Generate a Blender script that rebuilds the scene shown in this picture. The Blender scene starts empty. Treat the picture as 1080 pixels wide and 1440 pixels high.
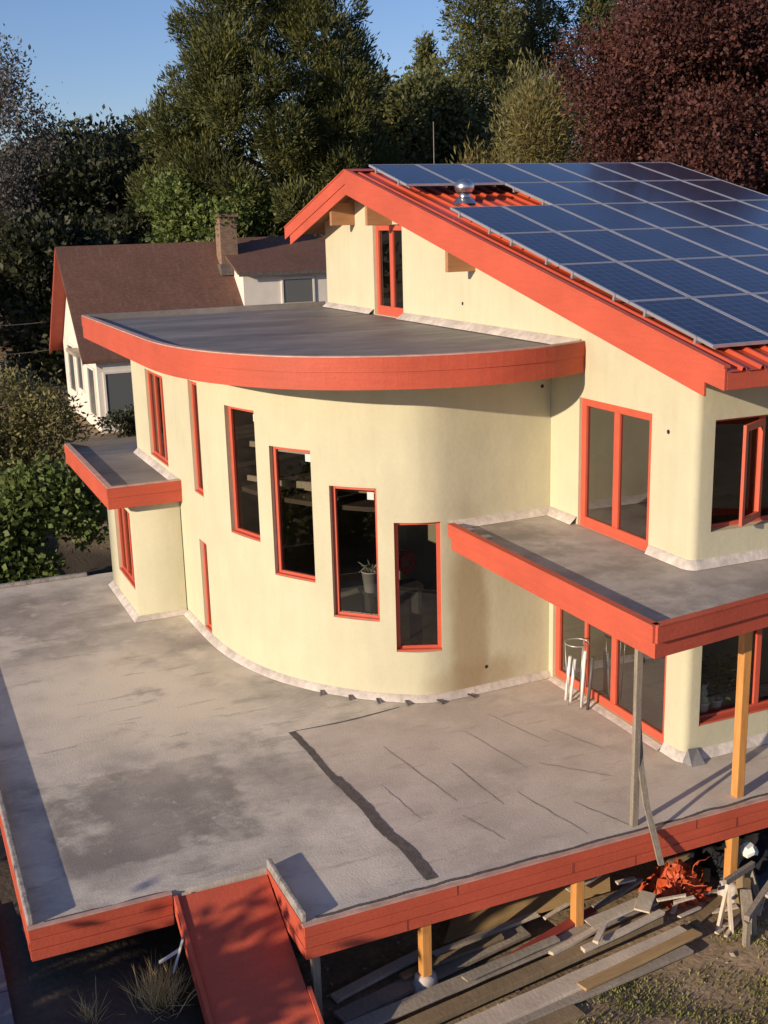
import bpy, math, random
import numpy as np
from mathutils import Vector, Matrix

random.seed(7); RNG = np.random.default_rng(11)
SC = bpy.context.scene
COL = SC.collection
R = math.radians

# ------------------------------------------------------------------ camera
CAM_LOC = Vector((-10.45, -13.02, 8.14)); YAW, PITCH, ROLL = R(23.336), R(14.259), R(-1.529)
cd = bpy.data.cameras.new("camera"); cam = bpy.data.objects.new("camera", cd); COL.objects.link(cam)
cd.sensor_fit = 'VERTICAL'; cd.sensor_height = 24.0; cd.lens = 1626.95 / 1440 * 24.0
cd.clip_start = 0.1; cd.clip_end = 3000
fwd = Vector((math.sin(YAW) * math.cos(PITCH), math.cos(YAW) * math.cos(PITCH), -math.sin(PITCH)))
rt = Vector((math.cos(YAW), -math.sin(YAW), 0)); up = rt.cross(fwd)
r2 = math.cos(ROLL) * rt + math.sin(ROLL) * up; u2 = -math.sin(ROLL) * rt + math.cos(ROLL) * up
m = Matrix((r2, u2, -fwd)).transposed().to_4x4(); m.translation = CAM_LOC
cam.matrix_world = m
SC.camera = cam

# ------------------------------------------------------------------ sky and sun
SUN_EL = R(14.5); SUN_DIR = Vector((-0.945, -0.327, 0)).normalized()      # horizontal direction towards the sun
w = bpy.data.worlds.new("World"); SC.world = w; w.use_nodes = True
nt = w.node_tree; bg = nt.nodes['Background']
sky = nt.nodes.new('ShaderNodeTexSky'); sky.sky_type = 'NISHITA'; sky.sun_disc = False
sky.sun_elevation = SUN_EL
sky.sun_rotation = math.atan2(SUN_DIR.x, SUN_DIR.y)
sky.air_density = 1.0; sky.dust_density = 0.1; sky.ozone_density = 5.0
tint = nt.nodes.new('ShaderNodeMix'); tint.data_type = 'RGBA'; tint.blend_type = 'MULTIPLY'; tint.inputs[0].default_value = 1
tint.inputs[7].default_value = (1.02, 0.82, 0.85, 1)
nt.links.new(sky.outputs[0], tint.inputs[6]); nt.links.new(tint.outputs[2], bg.inputs[0]); bg.inputs[1].default_value = 0.14
sd = bpy.data.lights.new("sun", 'SUN'); sun = bpy.data.objects.new("sun", sd); COL.objects.link(sun)
sd.energy = 4.6; sd.angle = R(0.53); sd.color = (1.0, 0.85, 0.65)
to_sun = SUN_DIR * math.cos(SUN_EL) + Vector((0, 0, math.sin(SUN_EL)))
sun.rotation_euler = to_sun.to_track_quat('Z', 'Y').to_euler(); sun.location = to_sun * 60
SC.view_settings.view_transform = 'Standard'; SC.view_settings.look = 'None'
SC.view_settings.exposure = 0.2; SC.view_settings.gamma = 1.0

# ------------------------------------------------------------------ helpers
WLOC = {}
def tag(o, label=None, cat=None, group=None, kind=None):
    if label: o['label'] = label
    if cat: o['category'] = cat
    if group: o['group'] = group
    if kind: o['kind'] = kind
    return o
def thing(name, loc, label, cat, group=None):
    o = bpy.data.objects.new(name, None); COL.objects.link(o); o.location = loc
    o.empty_display_size = 0.3; WLOC[o] = Vector(loc)
    return tag(o, label, cat, group)
def link_mesh(name, v, f, mat, parent=None, smooth=False, bevel=0.0, base=None, smooth_list=None):
    me = bpy.data.meshes.new(name)
    if base is None:
        if parent is not None: base = WLOC[parent]
        else:
            xs = [p[0] for p in v]; ys = [p[1] for p in v]; zs = [p[2] for p in v]
            base = Vector(((min(xs) + max(xs)) / 2, (min(ys) + max(ys)) / 2, min(zs)))
    base = Vector(base)
    me.from_pydata([(p[0] - base.x, p[1] - base.y, p[2] - base.z) for p in v], [], f)
    if mat is not None: me.materials.append(mat)
    me.validate(); me.update()
    if smooth: me.polygons.foreach_set('use_smooth', [True] * len(me.polygons))
    elif smooth_list: me.polygons.foreach_set('use_smooth', smooth_list[:len(me.polygons)])
    o = bpy.data.objects.new(name, me); COL.objects.link(o)
    if parent is not None:
        o.parent = parent; o.location = base - WLOC[parent]
    else: o.location = base
    WLOC[o] = base
    if bevel > 0:
        b = o.modifiers.new('bevel', 'BEVEL'); b.width = bevel; b.segments = 2; b.limit_method = 'ANGLE'; b.angle_limit = R(40)
    return o
class MB:
    def __init__(s): s.v = []; s.f = []; s.sm = []
    def add(s, vs, fs, sm=False):
        n = len(s.v); s.v += [tuple(p) for p in vs]
        for f in fs: s.f.append([i + n for i in f]); s.sm.append(sm)
        return s
    def quad(s, *p): return s.add(p, [list(range(len(p)))])
    def box(s, x0, x1, y0, y1, z0, z1):
        return s.add([(x0, y0, z0), (x1, y0, z0), (x1, y1, z0), (x0, y1, z0), (x0, y0, z1), (x1, y0, z1), (x1, y1, z1), (x0, y1, z1)],
                     [[3, 2, 1, 0], [4, 5, 6, 7], [0, 1, 5, 4], [1, 2, 6, 5], [2, 3, 7, 6], [3, 0, 4, 7]])
    def beam(s, p, q, wd, ht, upv=(0, 0, 1)):
        p = Vector(p); q = Vector(q); d = (q - p).normalized(); sd_ = d.cross(Vector(upv))
        if sd_.length < 1e-4: sd_ = d.cross(Vector((1, 0, 0)))
        sd_.normalize(); u = sd_.cross(d)
        c = [(-wd / 2, -ht / 2), (wd / 2, -ht / 2), (wd / 2, ht / 2), (-wd / 2, ht / 2)]
        vs = [p + sd_ * a + u * b for a, b in c] + [q + sd_ * a + u * b for a, b in c]
        return s.add(vs, [[3, 2, 1, 0], [4, 5, 6, 7], [0, 1, 5, 4], [1, 2, 6, 5], [2, 3, 7, 6], [3, 0, 4, 7]])
    def tube(s, pts, r, n=8):
        pts = [Vector(p) for p in pts]; rs = r if isinstance(r, (list, tuple)) else [r] * len(pts)
        vs = []; fs = []
        for i, p in enumerate(pts):
            d = (pts[min(i + 1, len(pts) - 1)] - pts[max(i - 1, 0)]).normalized()
            a = d.cross(Vector((0.31, 0.22, 0.92)))
            if a.length < 1e-3: a = d.cross(Vector((1, 0, 0)))
            a.normalize(); b = d.cross(a)
            for k in range(n):
                t = 2 * math.pi * k / n; vs.append(p + (a * math.cos(t) + b * math.sin(t)) * rs[i])
        for i in range(len(pts) - 1):
            for k in range(n):
                fs.append([i * n + k, i * n + (k + 1) % n, (i + 1) * n + (k + 1) % n, (i + 1) * n + k])
        s.add(vs, fs, True)
        m0 = len(s.v) - len(vs)
        s.f.append([m0 + k for k in range(n)][::-1]); s.sm.append(False)
        s.f.append([m0 + (len(pts) - 1) * n + k for k in range(n)]); s.sm.append(False)
        return s
    def prism(s, poly, z0, z1, top=True, bottom=True, smooth=False):
        n = len(poly)
        s.add([(p[0], p[1], z0) for p in poly] + [(p[0], p[1], z1) for p in poly], [])
        m0 = len(s.v) - 2 * n
        for i in range(n):
            j = (i + 1) % n; s.f.append([m0 + i, m0 + j, m0 + n + j, m0 + n + i]); s.sm.append(smooth)
        if top: s.f.append([m0 + n + i for i in range(n)]); s.sm.append(False)
        if bottom: s.f.append([m0 + i for i in range(n)][::-1]); s.sm.append(False)
        return s
    def lathe(s, prof, c=(0, 0, 0), n=20):
        vs = []; fs = []
        for (r, z) in prof:
            for k in range(n):
                t = 2 * math.pi * k / n; vs.append((c[0] + r * math.cos(t), c[1] + r * math.sin(t), c[2] + z))
        for i in range(len(prof) - 1):
            for k in range(n): fs.append([i * n + k, i * n + (k + 1) % n, (i + 1) * n + (k + 1) % n, (i + 1) * n + k])
        return s.add(vs, fs, True)
    def xprism(s, poly, x0, x1):            # polygon in (y, z) pushed along x
        n = len(poly)
        s.add([(x0, p[0], p[1]) for p in poly] + [(x1, p[0], p[1]) for p in poly], [])
        m0 = len(s.v) - 2 * n
        for i in range(n):
            j = (i + 1) % n; s.f.append([m0 + i, m0 + j, m0 + n + j, m0 + n + i]); s.sm.append(False)
        s.f.append([m0 + n + i for i in range(n)]); s.sm.append(False)
        s.f.append([m0 + i for i in range(n)][::-1]); s.sm.append(False)
        return s
    def strip(s, line, z0, z1, t, close=False):     # a board of thickness t standing on the left... outward = right-hand normal
        out = offset(line, t); n = len(line)
        for i in range(n - 1):
            a, b, c, d = line[i], line[i + 1], out[i + 1], out[i]
            s.add([(*a, z0), (*b, z0), (*c, z0), (*d, z0), (*a, z1), (*b, z1), (*c, z1), (*d, z1)],
                  [[0, 1, 2, 3], [7, 6, 5, 4], [0, 4, 5, 1]] + [[2, 6, 7, 3]])
        a, d = line[0], out[0]; s.add([(*a, z0), (*d, z0), (*d, z1), (*a, z1)], [[0, 1, 2, 3]])
        a, d = line[-1], out[-1]; s.add([(*a, z0), (*d, z0), (*d, z1), (*a, z1)], [[3, 2, 1, 0]])
        return s
    def build(s, name, mat, parent=None, smooth=False, bevel=0.0, base=None):
        return link_mesh(name, s.v, s.f, mat, parent, smooth, bevel, base, s.sm)

def offset(line, t):
    out = []
    n = len(line)
    for i, p in enumerate(line):
        d = []
        if i > 0: d.append((Vector(p) - Vector(line[i - 1])).normalized())
        if i < n - 1: d.append((Vector(line[i + 1]) - Vector(p)).normalized())
        ns = [Vector((q.y, -q.x)) for q in d]
        nn = sum(ns, Vector((0, 0))).normalized()
        k = 1 / max(0.35, nn.dot(ns[0]))
        out.append((p[0] + nn.x * t * k, p[1] + nn.y * t * k))
    return out
def catmull(pts, k=6):
    out = []
    P = [Vector(p) for p in pts]
    for i in range(len(P) - 1):
        p0 = P[max(i - 1, 0)]; p1 = P[i]; p2 = P[i + 1]; p3 = P[min(i + 2, len(P) - 1)]
        for j in range(k):
            t = j / k
            q = 0.5 * ((2 * p1) + (p2 - p0) * t + (2 * p0 - 5 * p1 + 4 * p2 - p3) * t * t + (3 * p1 - p0 - 3 * p2 + p3) * t ** 3)
            out.append(tuple(q))
    out.append(tuple(P[-1]))
    return out

# ------------------------------------------------------------------ materials
def mat(name, col, rough=0.6, noise=None, bump=None, metal=0.0, spec=0.5, coat=0.0):
    """noise = list of (scale, amount, stretch): light and dark variation of the colour itself; bump = (scale, strength)"""
    mt = bpy.data.materials.new(name); mt.use_nodes = True
    t = mt.node_tree; b = t.nodes['Principled BSDF']
    b.inputs['Roughness'].default_value = rough; b.inputs['Metallic'].default_value = metal
    b.inputs['Specular IOR Level'].default_value = spec
    if coat: b.inputs['Coat Weight'].default_value = coat
    tc = t.nodes.new('ShaderNodeTexCoord')
    last = None
    rgb = t.nodes.new('ShaderNodeRGB'); rgb.outputs[0].default_value = (*col, 1); last = rgb.outputs[0]
    for sc, am, st in (noise or []):
        mp = t.nodes.new('ShaderNodeMapping'); mp.inputs['Scale'].default_value = st
        t.links.new(tc.outputs['Object'], mp.inputs[0])
        nz = t.nodes.new('ShaderNodeTexNoise'); nz.inputs['Scale'].default_value = sc; nz.inputs['Detail'].default_value = 6
        t.links.new(mp.outputs[0], nz.inputs['Vector'])
        mr = t.nodes.new('ShaderNodeMapRange'); mr.inputs[1].default_value = 0.3; mr.inputs[2].default_value = 0.7
        mr.inputs[3].default_value = 1 - am; mr.inputs[4].default_value = 1 + am
        t.links.new(nz.outputs[0], mr.inputs[0])
        mx = t.nodes.new('ShaderNodeMix'); mx.data_type = 'RGBA'; mx.blend_type = 'MULTIPLY'; mx.inputs[0].default_value = 1
        t.links.new(last, mx.inputs[6]); t.links.new(mr.outputs[0], mx.inputs[7]); last = mx.outputs[2]
    t.links.new(last, b.inputs['Base Color'])
    if bump:
        nz = t.nodes.new('ShaderNodeTexNoise'); nz.inputs['Scale'].default_value = bump[0]; nz.inputs['Detail'].default_value = 5
        t.links.new(tc.outputs['Object'], nz.inputs['Vector'])
        bp = t.nodes.new('ShaderNodeBump'); bp.inputs['Strength'].default_value = bump[1]; bp.inputs['Distance'].default_value = 0.02
        t.links.new(nz.outputs[0], bp.inputs['Height']); t.links.new(bp.outputs[0], b.inputs['Normal'])
    mt['bc'] = 0
    return mt
def mix_in(mt, fac_socket, col):
    """blend another colour into a material's base colour"""
    t = mt.node_tree; b = t.nodes['Principled BSDF']; src = b.inputs['Base Color'].links[0].from_socket
    mx = t.nodes.new('ShaderNodeMix'); mx.data_type = 'RGBA'; t.links.new(fac_socket, mx.inputs[0])
    t.links.new(src, mx.inputs[6]); mx.inputs[7].default_value = (*col, 1)
    t.links.new(mx.outputs[2], b.inputs['Base Color'])
def blob_mask(mt, cx, cy, cz, sx, sy, sz, edge=0.35, nscale=1.2, namt=0.5, strength=1.0, box=False):
    """a soft patch of its own shape in object space"""
    t = mt.node_tree; N = t.nodes; L = t.links
    tc = N.new('ShaderNodeTexCoord'); mp = N.new('ShaderNodeMapping'); mp.vector_type = 'TEXTURE'
    mp.inputs['Location'].default_value = (cx, cy, cz); mp.inputs['Scale'].default_value = (sx, sy, sz)
    L.new(tc.outputs['Object'], mp.inputs[0])
    if box:
        ab = N.new('ShaderNodeVectorMath'); ab.operation = 'ABSOLUTE'; L.new(mp.outputs[0], ab.inputs[0])
        sp = N.new('ShaderNodeSeparateXYZ'); L.new(ab.outputs[0], sp.inputs[0])
        ma = N.new('ShaderNodeMath'); ma.operation = 'MAXIMUM'; L.new(sp.outputs[0], ma.inputs[0]); L.new(sp.outputs[1], ma.inputs[1])
        dist = ma.outputs[0]
    else:
        ln = N.new('ShaderNodeVectorMath'); ln.operation = 'LENGTH'; L.new(mp.outputs[0], ln.inputs[0]); dist = ln.outputs[1]
    nz = N.new('ShaderNodeTexNoise'); nz.inputs['Scale'].default_value = nscale; nz.inputs['Detail'].default_value = 6
    L.new(tc.outputs['Object'], nz.inputs['Vector'])
    a = N.new('ShaderNodeMath'); a.operation = 'MULTIPLY_ADD'; L.new(nz.outputs[0], a.inputs[0]); a.inputs[1].default_value = namt * 2; a.inputs[2].default_value = -namt
    s = N.new('ShaderNodeMath'); s.operation = 'ADD'; L.new(dist, s.inputs[0]); L.new(a.outputs[0], s.inputs[1])
    mr = N.new('ShaderNodeMapRange'); mr.interpolation_type = 'SMOOTHSTEP'
    mr.inputs[1].default_value = 1 + edge; mr.inputs[2].default_value = 1 - edge; mr.inputs[3].default_value = 0; mr.inputs[4].default_value = strength
    L.new(s.outputs[0], mr.inputs[0])
    return mr.outputs[0]
ONE = (1, 1, 1)
M = {}
M['stucco'] = mat('stucco', (0.555, 0.508, 0.352), 0.85, [(0.35, 0.05, (1, 1, 0.6)), (1.6, 0.035, ONE), (5.0, 0.03, (1, 1, 0.16)), (18, 0.02, ONE)], (9, 0.22), spec=0.25)
M['red'] = mat('red_paint', (0.525, 0.094, 0.050), 0.6, [(0.8, 0.11, ONE), (4, 0.05, (0.4, 0.4, 5)), (30, 0.06, ONE)], (20, 0.2), spec=0.35)
M['red_window'] = mat('red_window_paint', (0.55, 0.10, 0.055), 0.45, [(5, 0.06, ONE)], spec=0.4)
M['red_metal'] = mat('red_roof_metal', (0.52, 0.075, 0.03), 0.4, [(1.5, 0.08, ONE)], spec=0.5)
M['cap'] = mat('drip_edge_metal', (0.56, 0.33, 0.26), 0.5, [(5, 0.2, ONE)])
M['concrete'] = mat('deck_coating', (0.53, 0.47, 0.40), 0.8, [(0.45, 0.30, (1, 1, 1)), (1.6, 0.18, ONE), (7, 0.08, (1, 2.2, 1)), (40, 0.05, ONE)], (30, 0.25), spec=0.3)
M['membrane'] = mat('roof_membrane', (0.205, 0.182, 0.168), 0.6, [(0.5, 0.28, (0.5, 1.6, 1)), (2.5, 0.16, (0.6, 1.5, 1)), (25, 0.06, ONE)], (30, 0.2), spec=0.4)
M['membrane_pale'] = mat('canopy_membrane', (0.43, 0.375, 0.325), 0.7, [(0.6, 0.2, ONE), (2.5, 0.14, ONE), (25, 0.06, ONE)], (30, 0.2), spec=0.35)
M['flash'] = mat('base_flashing', (0.60, 0.52, 0.46), 0.75, [(2.0, 0.2, ONE), (9, 0.16, ONE)], (18, 0.4))
M['curb'] = mat('curb_coating', (0.30, 0.27, 0.24), 0.8, [(6, 0.35, ONE), (25, 0.2, ONE)], (20, 0.5))
M['seam'] = mat('seam_tape', (0.115, 0.095, 0.085), 0.8, [(8, 0.25, ONE)], (30, 0.4))
M['crack'] = mat('crack_sealant', (0.36, 0.305, 0.255), 0.9, [(6, 0.3, ONE)])
M['oak'] = mat('honey_timber', (0.60, 0.27, 0.075), 0.5, [(4, 0.16, (6, 6, 0.6)), (20, 0.1, (5, 5, 0.4))], (30, 0.1))
M['soffit'] = mat('soffit_timber', (0.40, 0.19, 0.085), 0.7, [(4, 0.16, (0.5, 6, 6))])
M['greywood'] = mat('weathered_wood', (0.27, 0.22, 0.165), 0.85, [(5, 0.22, (6, 6, 0.5)), (30, 0.12, ONE)], (40, 0.3))
M['white_pipe'] = mat('white_plastic', (0.78, 0.76, 0.72), 0.4)
M['dark_pipe'] = mat('dark_plastic', (0.09, 0.085, 0.08), 0.5)
M['wire'] = mat('galvanised_wire', (0.55, 0.53, 0.5), 0.4, metal=0.6)
M['steel'] = mat('galvanised_steel', (0.62, 0.62, 0.62), 0.28, [(6, 0.12, ONE)], metal=0.95)
M['alu'] = mat('panel_frame_aluminium', (0.50, 0.48, 0.50), 0.42, [(6, 0.05, ONE)], metal=0.55)
M['dark_in'] = mat('interior_paint', (0.16, 0.13, 0.10), 0.9, [(1, 0.2, ONE)])
M['room'] = mat('room_paint', (0.40, 0.35, 0.23), 0.9, [(1, 0.12, ONE)])
M['floor_in'] = mat('interior_floor', (0.14, 0.10, 0.075), 0.6, [(1, 0.2, ONE)])
M['sticker'] = mat('white_sticker', (0.6, 0.58, 0.54), 0.6)
M['hole'] = mat('dark_cavity', (0.02, 0.018, 0.015), 0.9)
M['white_paint'] = mat('white_house_paint', (0.76, 0.69, 0.60), 0.7, [(2, 0.06, ONE)], (20, 0.1))
M['shingle'] = mat('brown_shingles', (0.145, 0.068, 0.046), 0.85, [(0.6, 0.12, ONE), (6, 0.22, (1, 3, 3)), (24, 0.18, ONE)], (25, 0.5))
M['soffit_red'] = mat('cottage_red_trim', (0.36, 0.065, 0.04), 0.6, [(3, 0.12, ONE)])
M['brick'] = mat('chimney_brick', (0.24, 0.15, 0.10), 0.85, [(4, 0.25, (1, 1, 3))], (14, 0.4))
M['moss'] = mat('moss', (0.16, 0.17, 0.05), 0.95, [(9, 0.3, ONE)], (20, 0.6))
M['bark'] = mat('bark', (0.10, 0.075, 0.055), 0.9, [(6, 0.3, (3, 3, 0.6))], (16, 0.6))
M['dirt'] = mat('bare_earth', (0.32, 0.23, 0.14), 0.95, [(0.25, 0.3, ONE), (1.6, 0.28, ONE), (11, 0.25, ONE), (45, 0.2, ONE)], (12, 0.9), spec=0.2)
M['path'] = mat('path_concrete', (0.20, 0.19, 0.185), 0.85, [(1.2, 0.14, ONE), (14, 0.12, ONE)], (20, 0.3))
M['found'] = mat('foundation_block', (0.10, 0.085, 0.075), 0.9, [(1, 0.2, ONE), (9, 0.15, ONE)], (14, 0.4))
M['plywood'] = mat('plywood', (0.42, 0.27, 0.12), 0.75, [(1.0, 0.15, ONE), (5, 0.14, (1, 8, 1))])
M['pale_board'] = mat('pale_board', (0.60, 0.49, 0.37), 0.75, [(1.5, 0.16, ONE), (9, 0.14, (8, 1, 1))], (20, 0.2))
M['grey_board'] = mat('grey_board', (0.33, 0.27, 0.205), 0.85, [(1.5, 0.2, ONE), (9, 0.18, (8, 1, 1))], (20, 0.3))
M['brown_board'] = mat('brown_board', (0.25, 0.175, 0.095), 0.8, [(1.5, 0.2, ONE), (9, 0.18, (8, 1, 1))], (20, 0.2))
M['red_board'] = mat('red_board', (0.30, 0.05, 0.04), 0.6, [(4, 0.15, ONE)])
M['netting'] = mat('orange_netting', (0.52, 0.085, 0.025), 0.55, [(6, 0.2, ONE)])
M['tarp'] = mat('black_sheeting', (0.03, 0.03, 0.034), 0.35, [(4, 0.2, ONE)], (9, 0.6))
M['straw'] = mat('dry_stalks', (0.70, 0.48, 0.20), 0.85, [(9, 0.25, ONE)])
M['terracotta'] = mat('glazed_pot', (0.75, 0.72, 0.66), 0.4)
M['cactus'] = mat('cactus_skin', (0.50, 0.50, 0.38), 0.8, [(20, 0.3, ONE)])
M['redplastic'] = mat('red_plastic', (0.65, 0.04, 0.02), 0.35)
M['cable'] = mat('black_cable', (0.10, 0.095, 0.09), 0.6)

# the stains that belong to the coating and the plaster
for a in [(-7.7, 2.2, 0, 1.35, 1.35, 1, 0.07, 3.0, 0.16, 0.62, True), (-8.6, 1.2, 0, 0.5, 1.0, 1, 0.5, 1.2, 0.4, 0.25, False),
          (-2.2, 1.0, 0, 1.0, 0.5, 1, 0.6, 2.5, 0.7, 0.35, False), (-6.0, 7.9, 0, 0.9, 1.3, 1, 0.6, 1.0, 0.6, 0.45, False),
          (-8.4, 11.5, 0, 1.6, 1.6, 1, 0.7, 0.8, 0.6, 0.35, False)]:
    mix_in(M['concrete'], blob_mask(M['concrete'], a[0], a[1], a[2], a[3], a[4], a[5], a[6], a[7], a[8], a[9], a[10]), (0.185, 0.16, 0.14))
for a in [(-7.2, 6.3, 0, 1.8, 2.4, 1, 0.6, 1.1, 0.7, 0.95), (-6.0, -0.6, 0, 0.9, 0.35, 1, 0.7, 3.5, 1.2, 0.5), (-1.9, -0.3, 0, 1.4, 1.0, 1, 0.8, 1.2, 0.6, 0.45), (-3.0, 2.4, 0, 1.6, 0.9, 1, 0.8, 1.2, 0.6, 0.4)]:
    mix_in(M['concrete'], blob_mask(M['concrete'], *a), (0.78, 0.67, 0.53))
for a in [(-0.75, 10.0, 0, 0.9, 4.2, 1, 0.5, 1.0, 0.5, 0.75), (-3.6, 11.8, 0, 1.6, 1.1, 1, 0.9, 0.7, 0.6, 0.35)]:
    mix_in(M['membrane'], blob_mask(M['membrane'], *a), (0.46, 0.41, 0.36))
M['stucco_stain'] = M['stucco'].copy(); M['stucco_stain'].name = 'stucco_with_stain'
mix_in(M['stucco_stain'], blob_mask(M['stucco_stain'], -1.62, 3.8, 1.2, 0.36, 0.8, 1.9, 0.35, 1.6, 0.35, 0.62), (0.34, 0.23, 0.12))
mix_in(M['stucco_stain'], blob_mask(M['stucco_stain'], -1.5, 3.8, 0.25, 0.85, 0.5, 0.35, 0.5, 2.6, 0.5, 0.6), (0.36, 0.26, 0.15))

def patches(mt, scale, lo, hi, strength, col, off, detail=9, rough=0.68, st=ONE):
    t = mt.node_tree; tc = t.nodes.new('ShaderNodeTexCoord'); mp = t.nodes.new('ShaderNodeMapping'); mp.inputs['Location'].default_value = off; mp.inputs['Scale'].default_value = st
    nz = t.nodes.new('ShaderNodeTexNoise'); nz.inputs['Scale'].default_value = scale; nz.inputs['Detail'].default_value = detail; nz.inputs['Roughness'].default_value = rough
    t.links.new(tc.outputs['Object'], mp.inputs[0]); t.links.new(mp.outputs[0], nz.inputs['Vector'])
    mr = t.nodes.new('ShaderNodeMapRange'); mr.interpolation_type = 'SMOOTHSTEP'; mr.inputs[1].default_value = lo; mr.inputs[2].default_value = hi; mr.inputs[3].default_value = 0; mr.inputs[4].default_value = strength
    t.links.new(nz.outputs[0], mr.inputs[0]); mix_in(mt, mr.outputs[0], col)
patches(M['concrete'], 0.75, 0.48, 0.66, 0.7, (0.74, 0.66, 0.55), (3, 1, 0)); patches(M['concrete'], 0.6, 0.52, 0.70, 0.55, (0.25, 0.215, 0.185), (11, 4, 0))
patches(M['concrete'], 2.2, 0.60, 0.68, 0.5, (0.72, 0.66, 0.58), (7, 2, 0)); patches(M['concrete'], 1.4, 0.585, 0.63, 0.4, (0.27, 0.235, 0.20), (1, 9, 0), st=(0.5, 2.4, 1))
patches(M['membrane_pale'], 0.9, 0.46, 0.66, 0.65, (0.21, 0.18, 0.155), (5, 4, 0)); patches(M['membrane_pale'], 2.2, 0.6, 0.68, 0.4, (0.62, 0.56, 0.48), (2, 4, 0))
patches(M['membrane'], 0.8, 0.52, 0.7, 0.5, (0.38, 0.34, 0.30), (5, 1, 0), st=(0.5, 1.6, 1)); patches(M['membrane'], 1.5, 0.58, 0.68, 0.5, (0.14, 0.12, 0.11), (8, 4, 0), st=(0.6, 1.6, 1))
patches(M['shingle'], 3.0, 0.52, 0.66, 0.5, (0.19, 0.11, 0.08), (2, 2, 2), st=(2.2, 0.5, 0.5))
mix_in(M['dirt'], blob_mask(M['dirt'], -7.5, 18.0, -1, 4.5, 4.0, 4, 0.3, 0.8, 0.3, 0.85), (0.055, 0.045, 0.035))  # shade of the hollow below the bushes, painted into the earth colour
mix_in(M['dirt'], blob_mask(M['dirt'], -9.6, -1.0, -1, 3.4, 4.5, 3, 0.3, 0.8, 0.3, 0.85), (0.055, 0.043, 0.038))  # earth darkened to paint in the shade left of the ramp
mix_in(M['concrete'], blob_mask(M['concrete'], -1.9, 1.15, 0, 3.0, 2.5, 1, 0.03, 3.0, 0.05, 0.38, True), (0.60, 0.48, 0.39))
def glass_mat(name, tint, ior):
    mt = bpy.data.materials.new(name); mt.use_nodes = True; t = mt.node_tree
    for n in list(t.nodes): t.nodes.remove(n)
    o = t.nodes.new('ShaderNodeOutputMaterial'); mx = t.nodes.new('ShaderNodeMixShader')
    fr = t.nodes.new('ShaderNodeFresnel'); fr.inputs[0].default_value = ior
    tr = t.nodes.new('ShaderNodeBsdfTransparent'); tr.inputs[0].default_value = (*tint, 1)
    gl = t.nodes.new('ShaderNodeBsdfGlossy'); gl.inputs['Roughness'].default_value = 0.015; gl.inputs[0].default_value = (0.95, 0.95, 0.95, 1)
    tc = t.nodes.new('ShaderNodeTexCoord'); nz = t.nodes.new('ShaderNodeTexNoise'); nz.inputs['Scale'].default_value = 1.3
    bp = t.nodes.new('ShaderNodeBump'); bp.inputs['Strength'].default_value = 0.04; bp.inputs['Distance'].default_value = 0.03
    t.links.new(tc.outputs['Object'], nz.inputs['Vector']); t.links.new(nz.outputs[0], bp.inputs['Height']); t.links.new(bp.outputs[0], gl.inputs['Normal'])
    t.links.new(fr.outputs[0], mx.inputs[0]); t.links.new(tr.outputs[0], mx.inputs[1]); t.links.new(gl.outputs[0], mx.inputs[2])
    t.links.new(mx.outputs[0], o.inputs[0])
    return mt
M['glass'] = glass_mat('window_glass', (0.55, 0.55, 0.52), 1.75)
M['clear_glass'] = glass_mat('clear_glass', (0.92, 0.92, 0.9), 1.5)
M['door_glass'] = glass_mat('door_glass', (0.7, 0.66, 0.55), 3.4)

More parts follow.
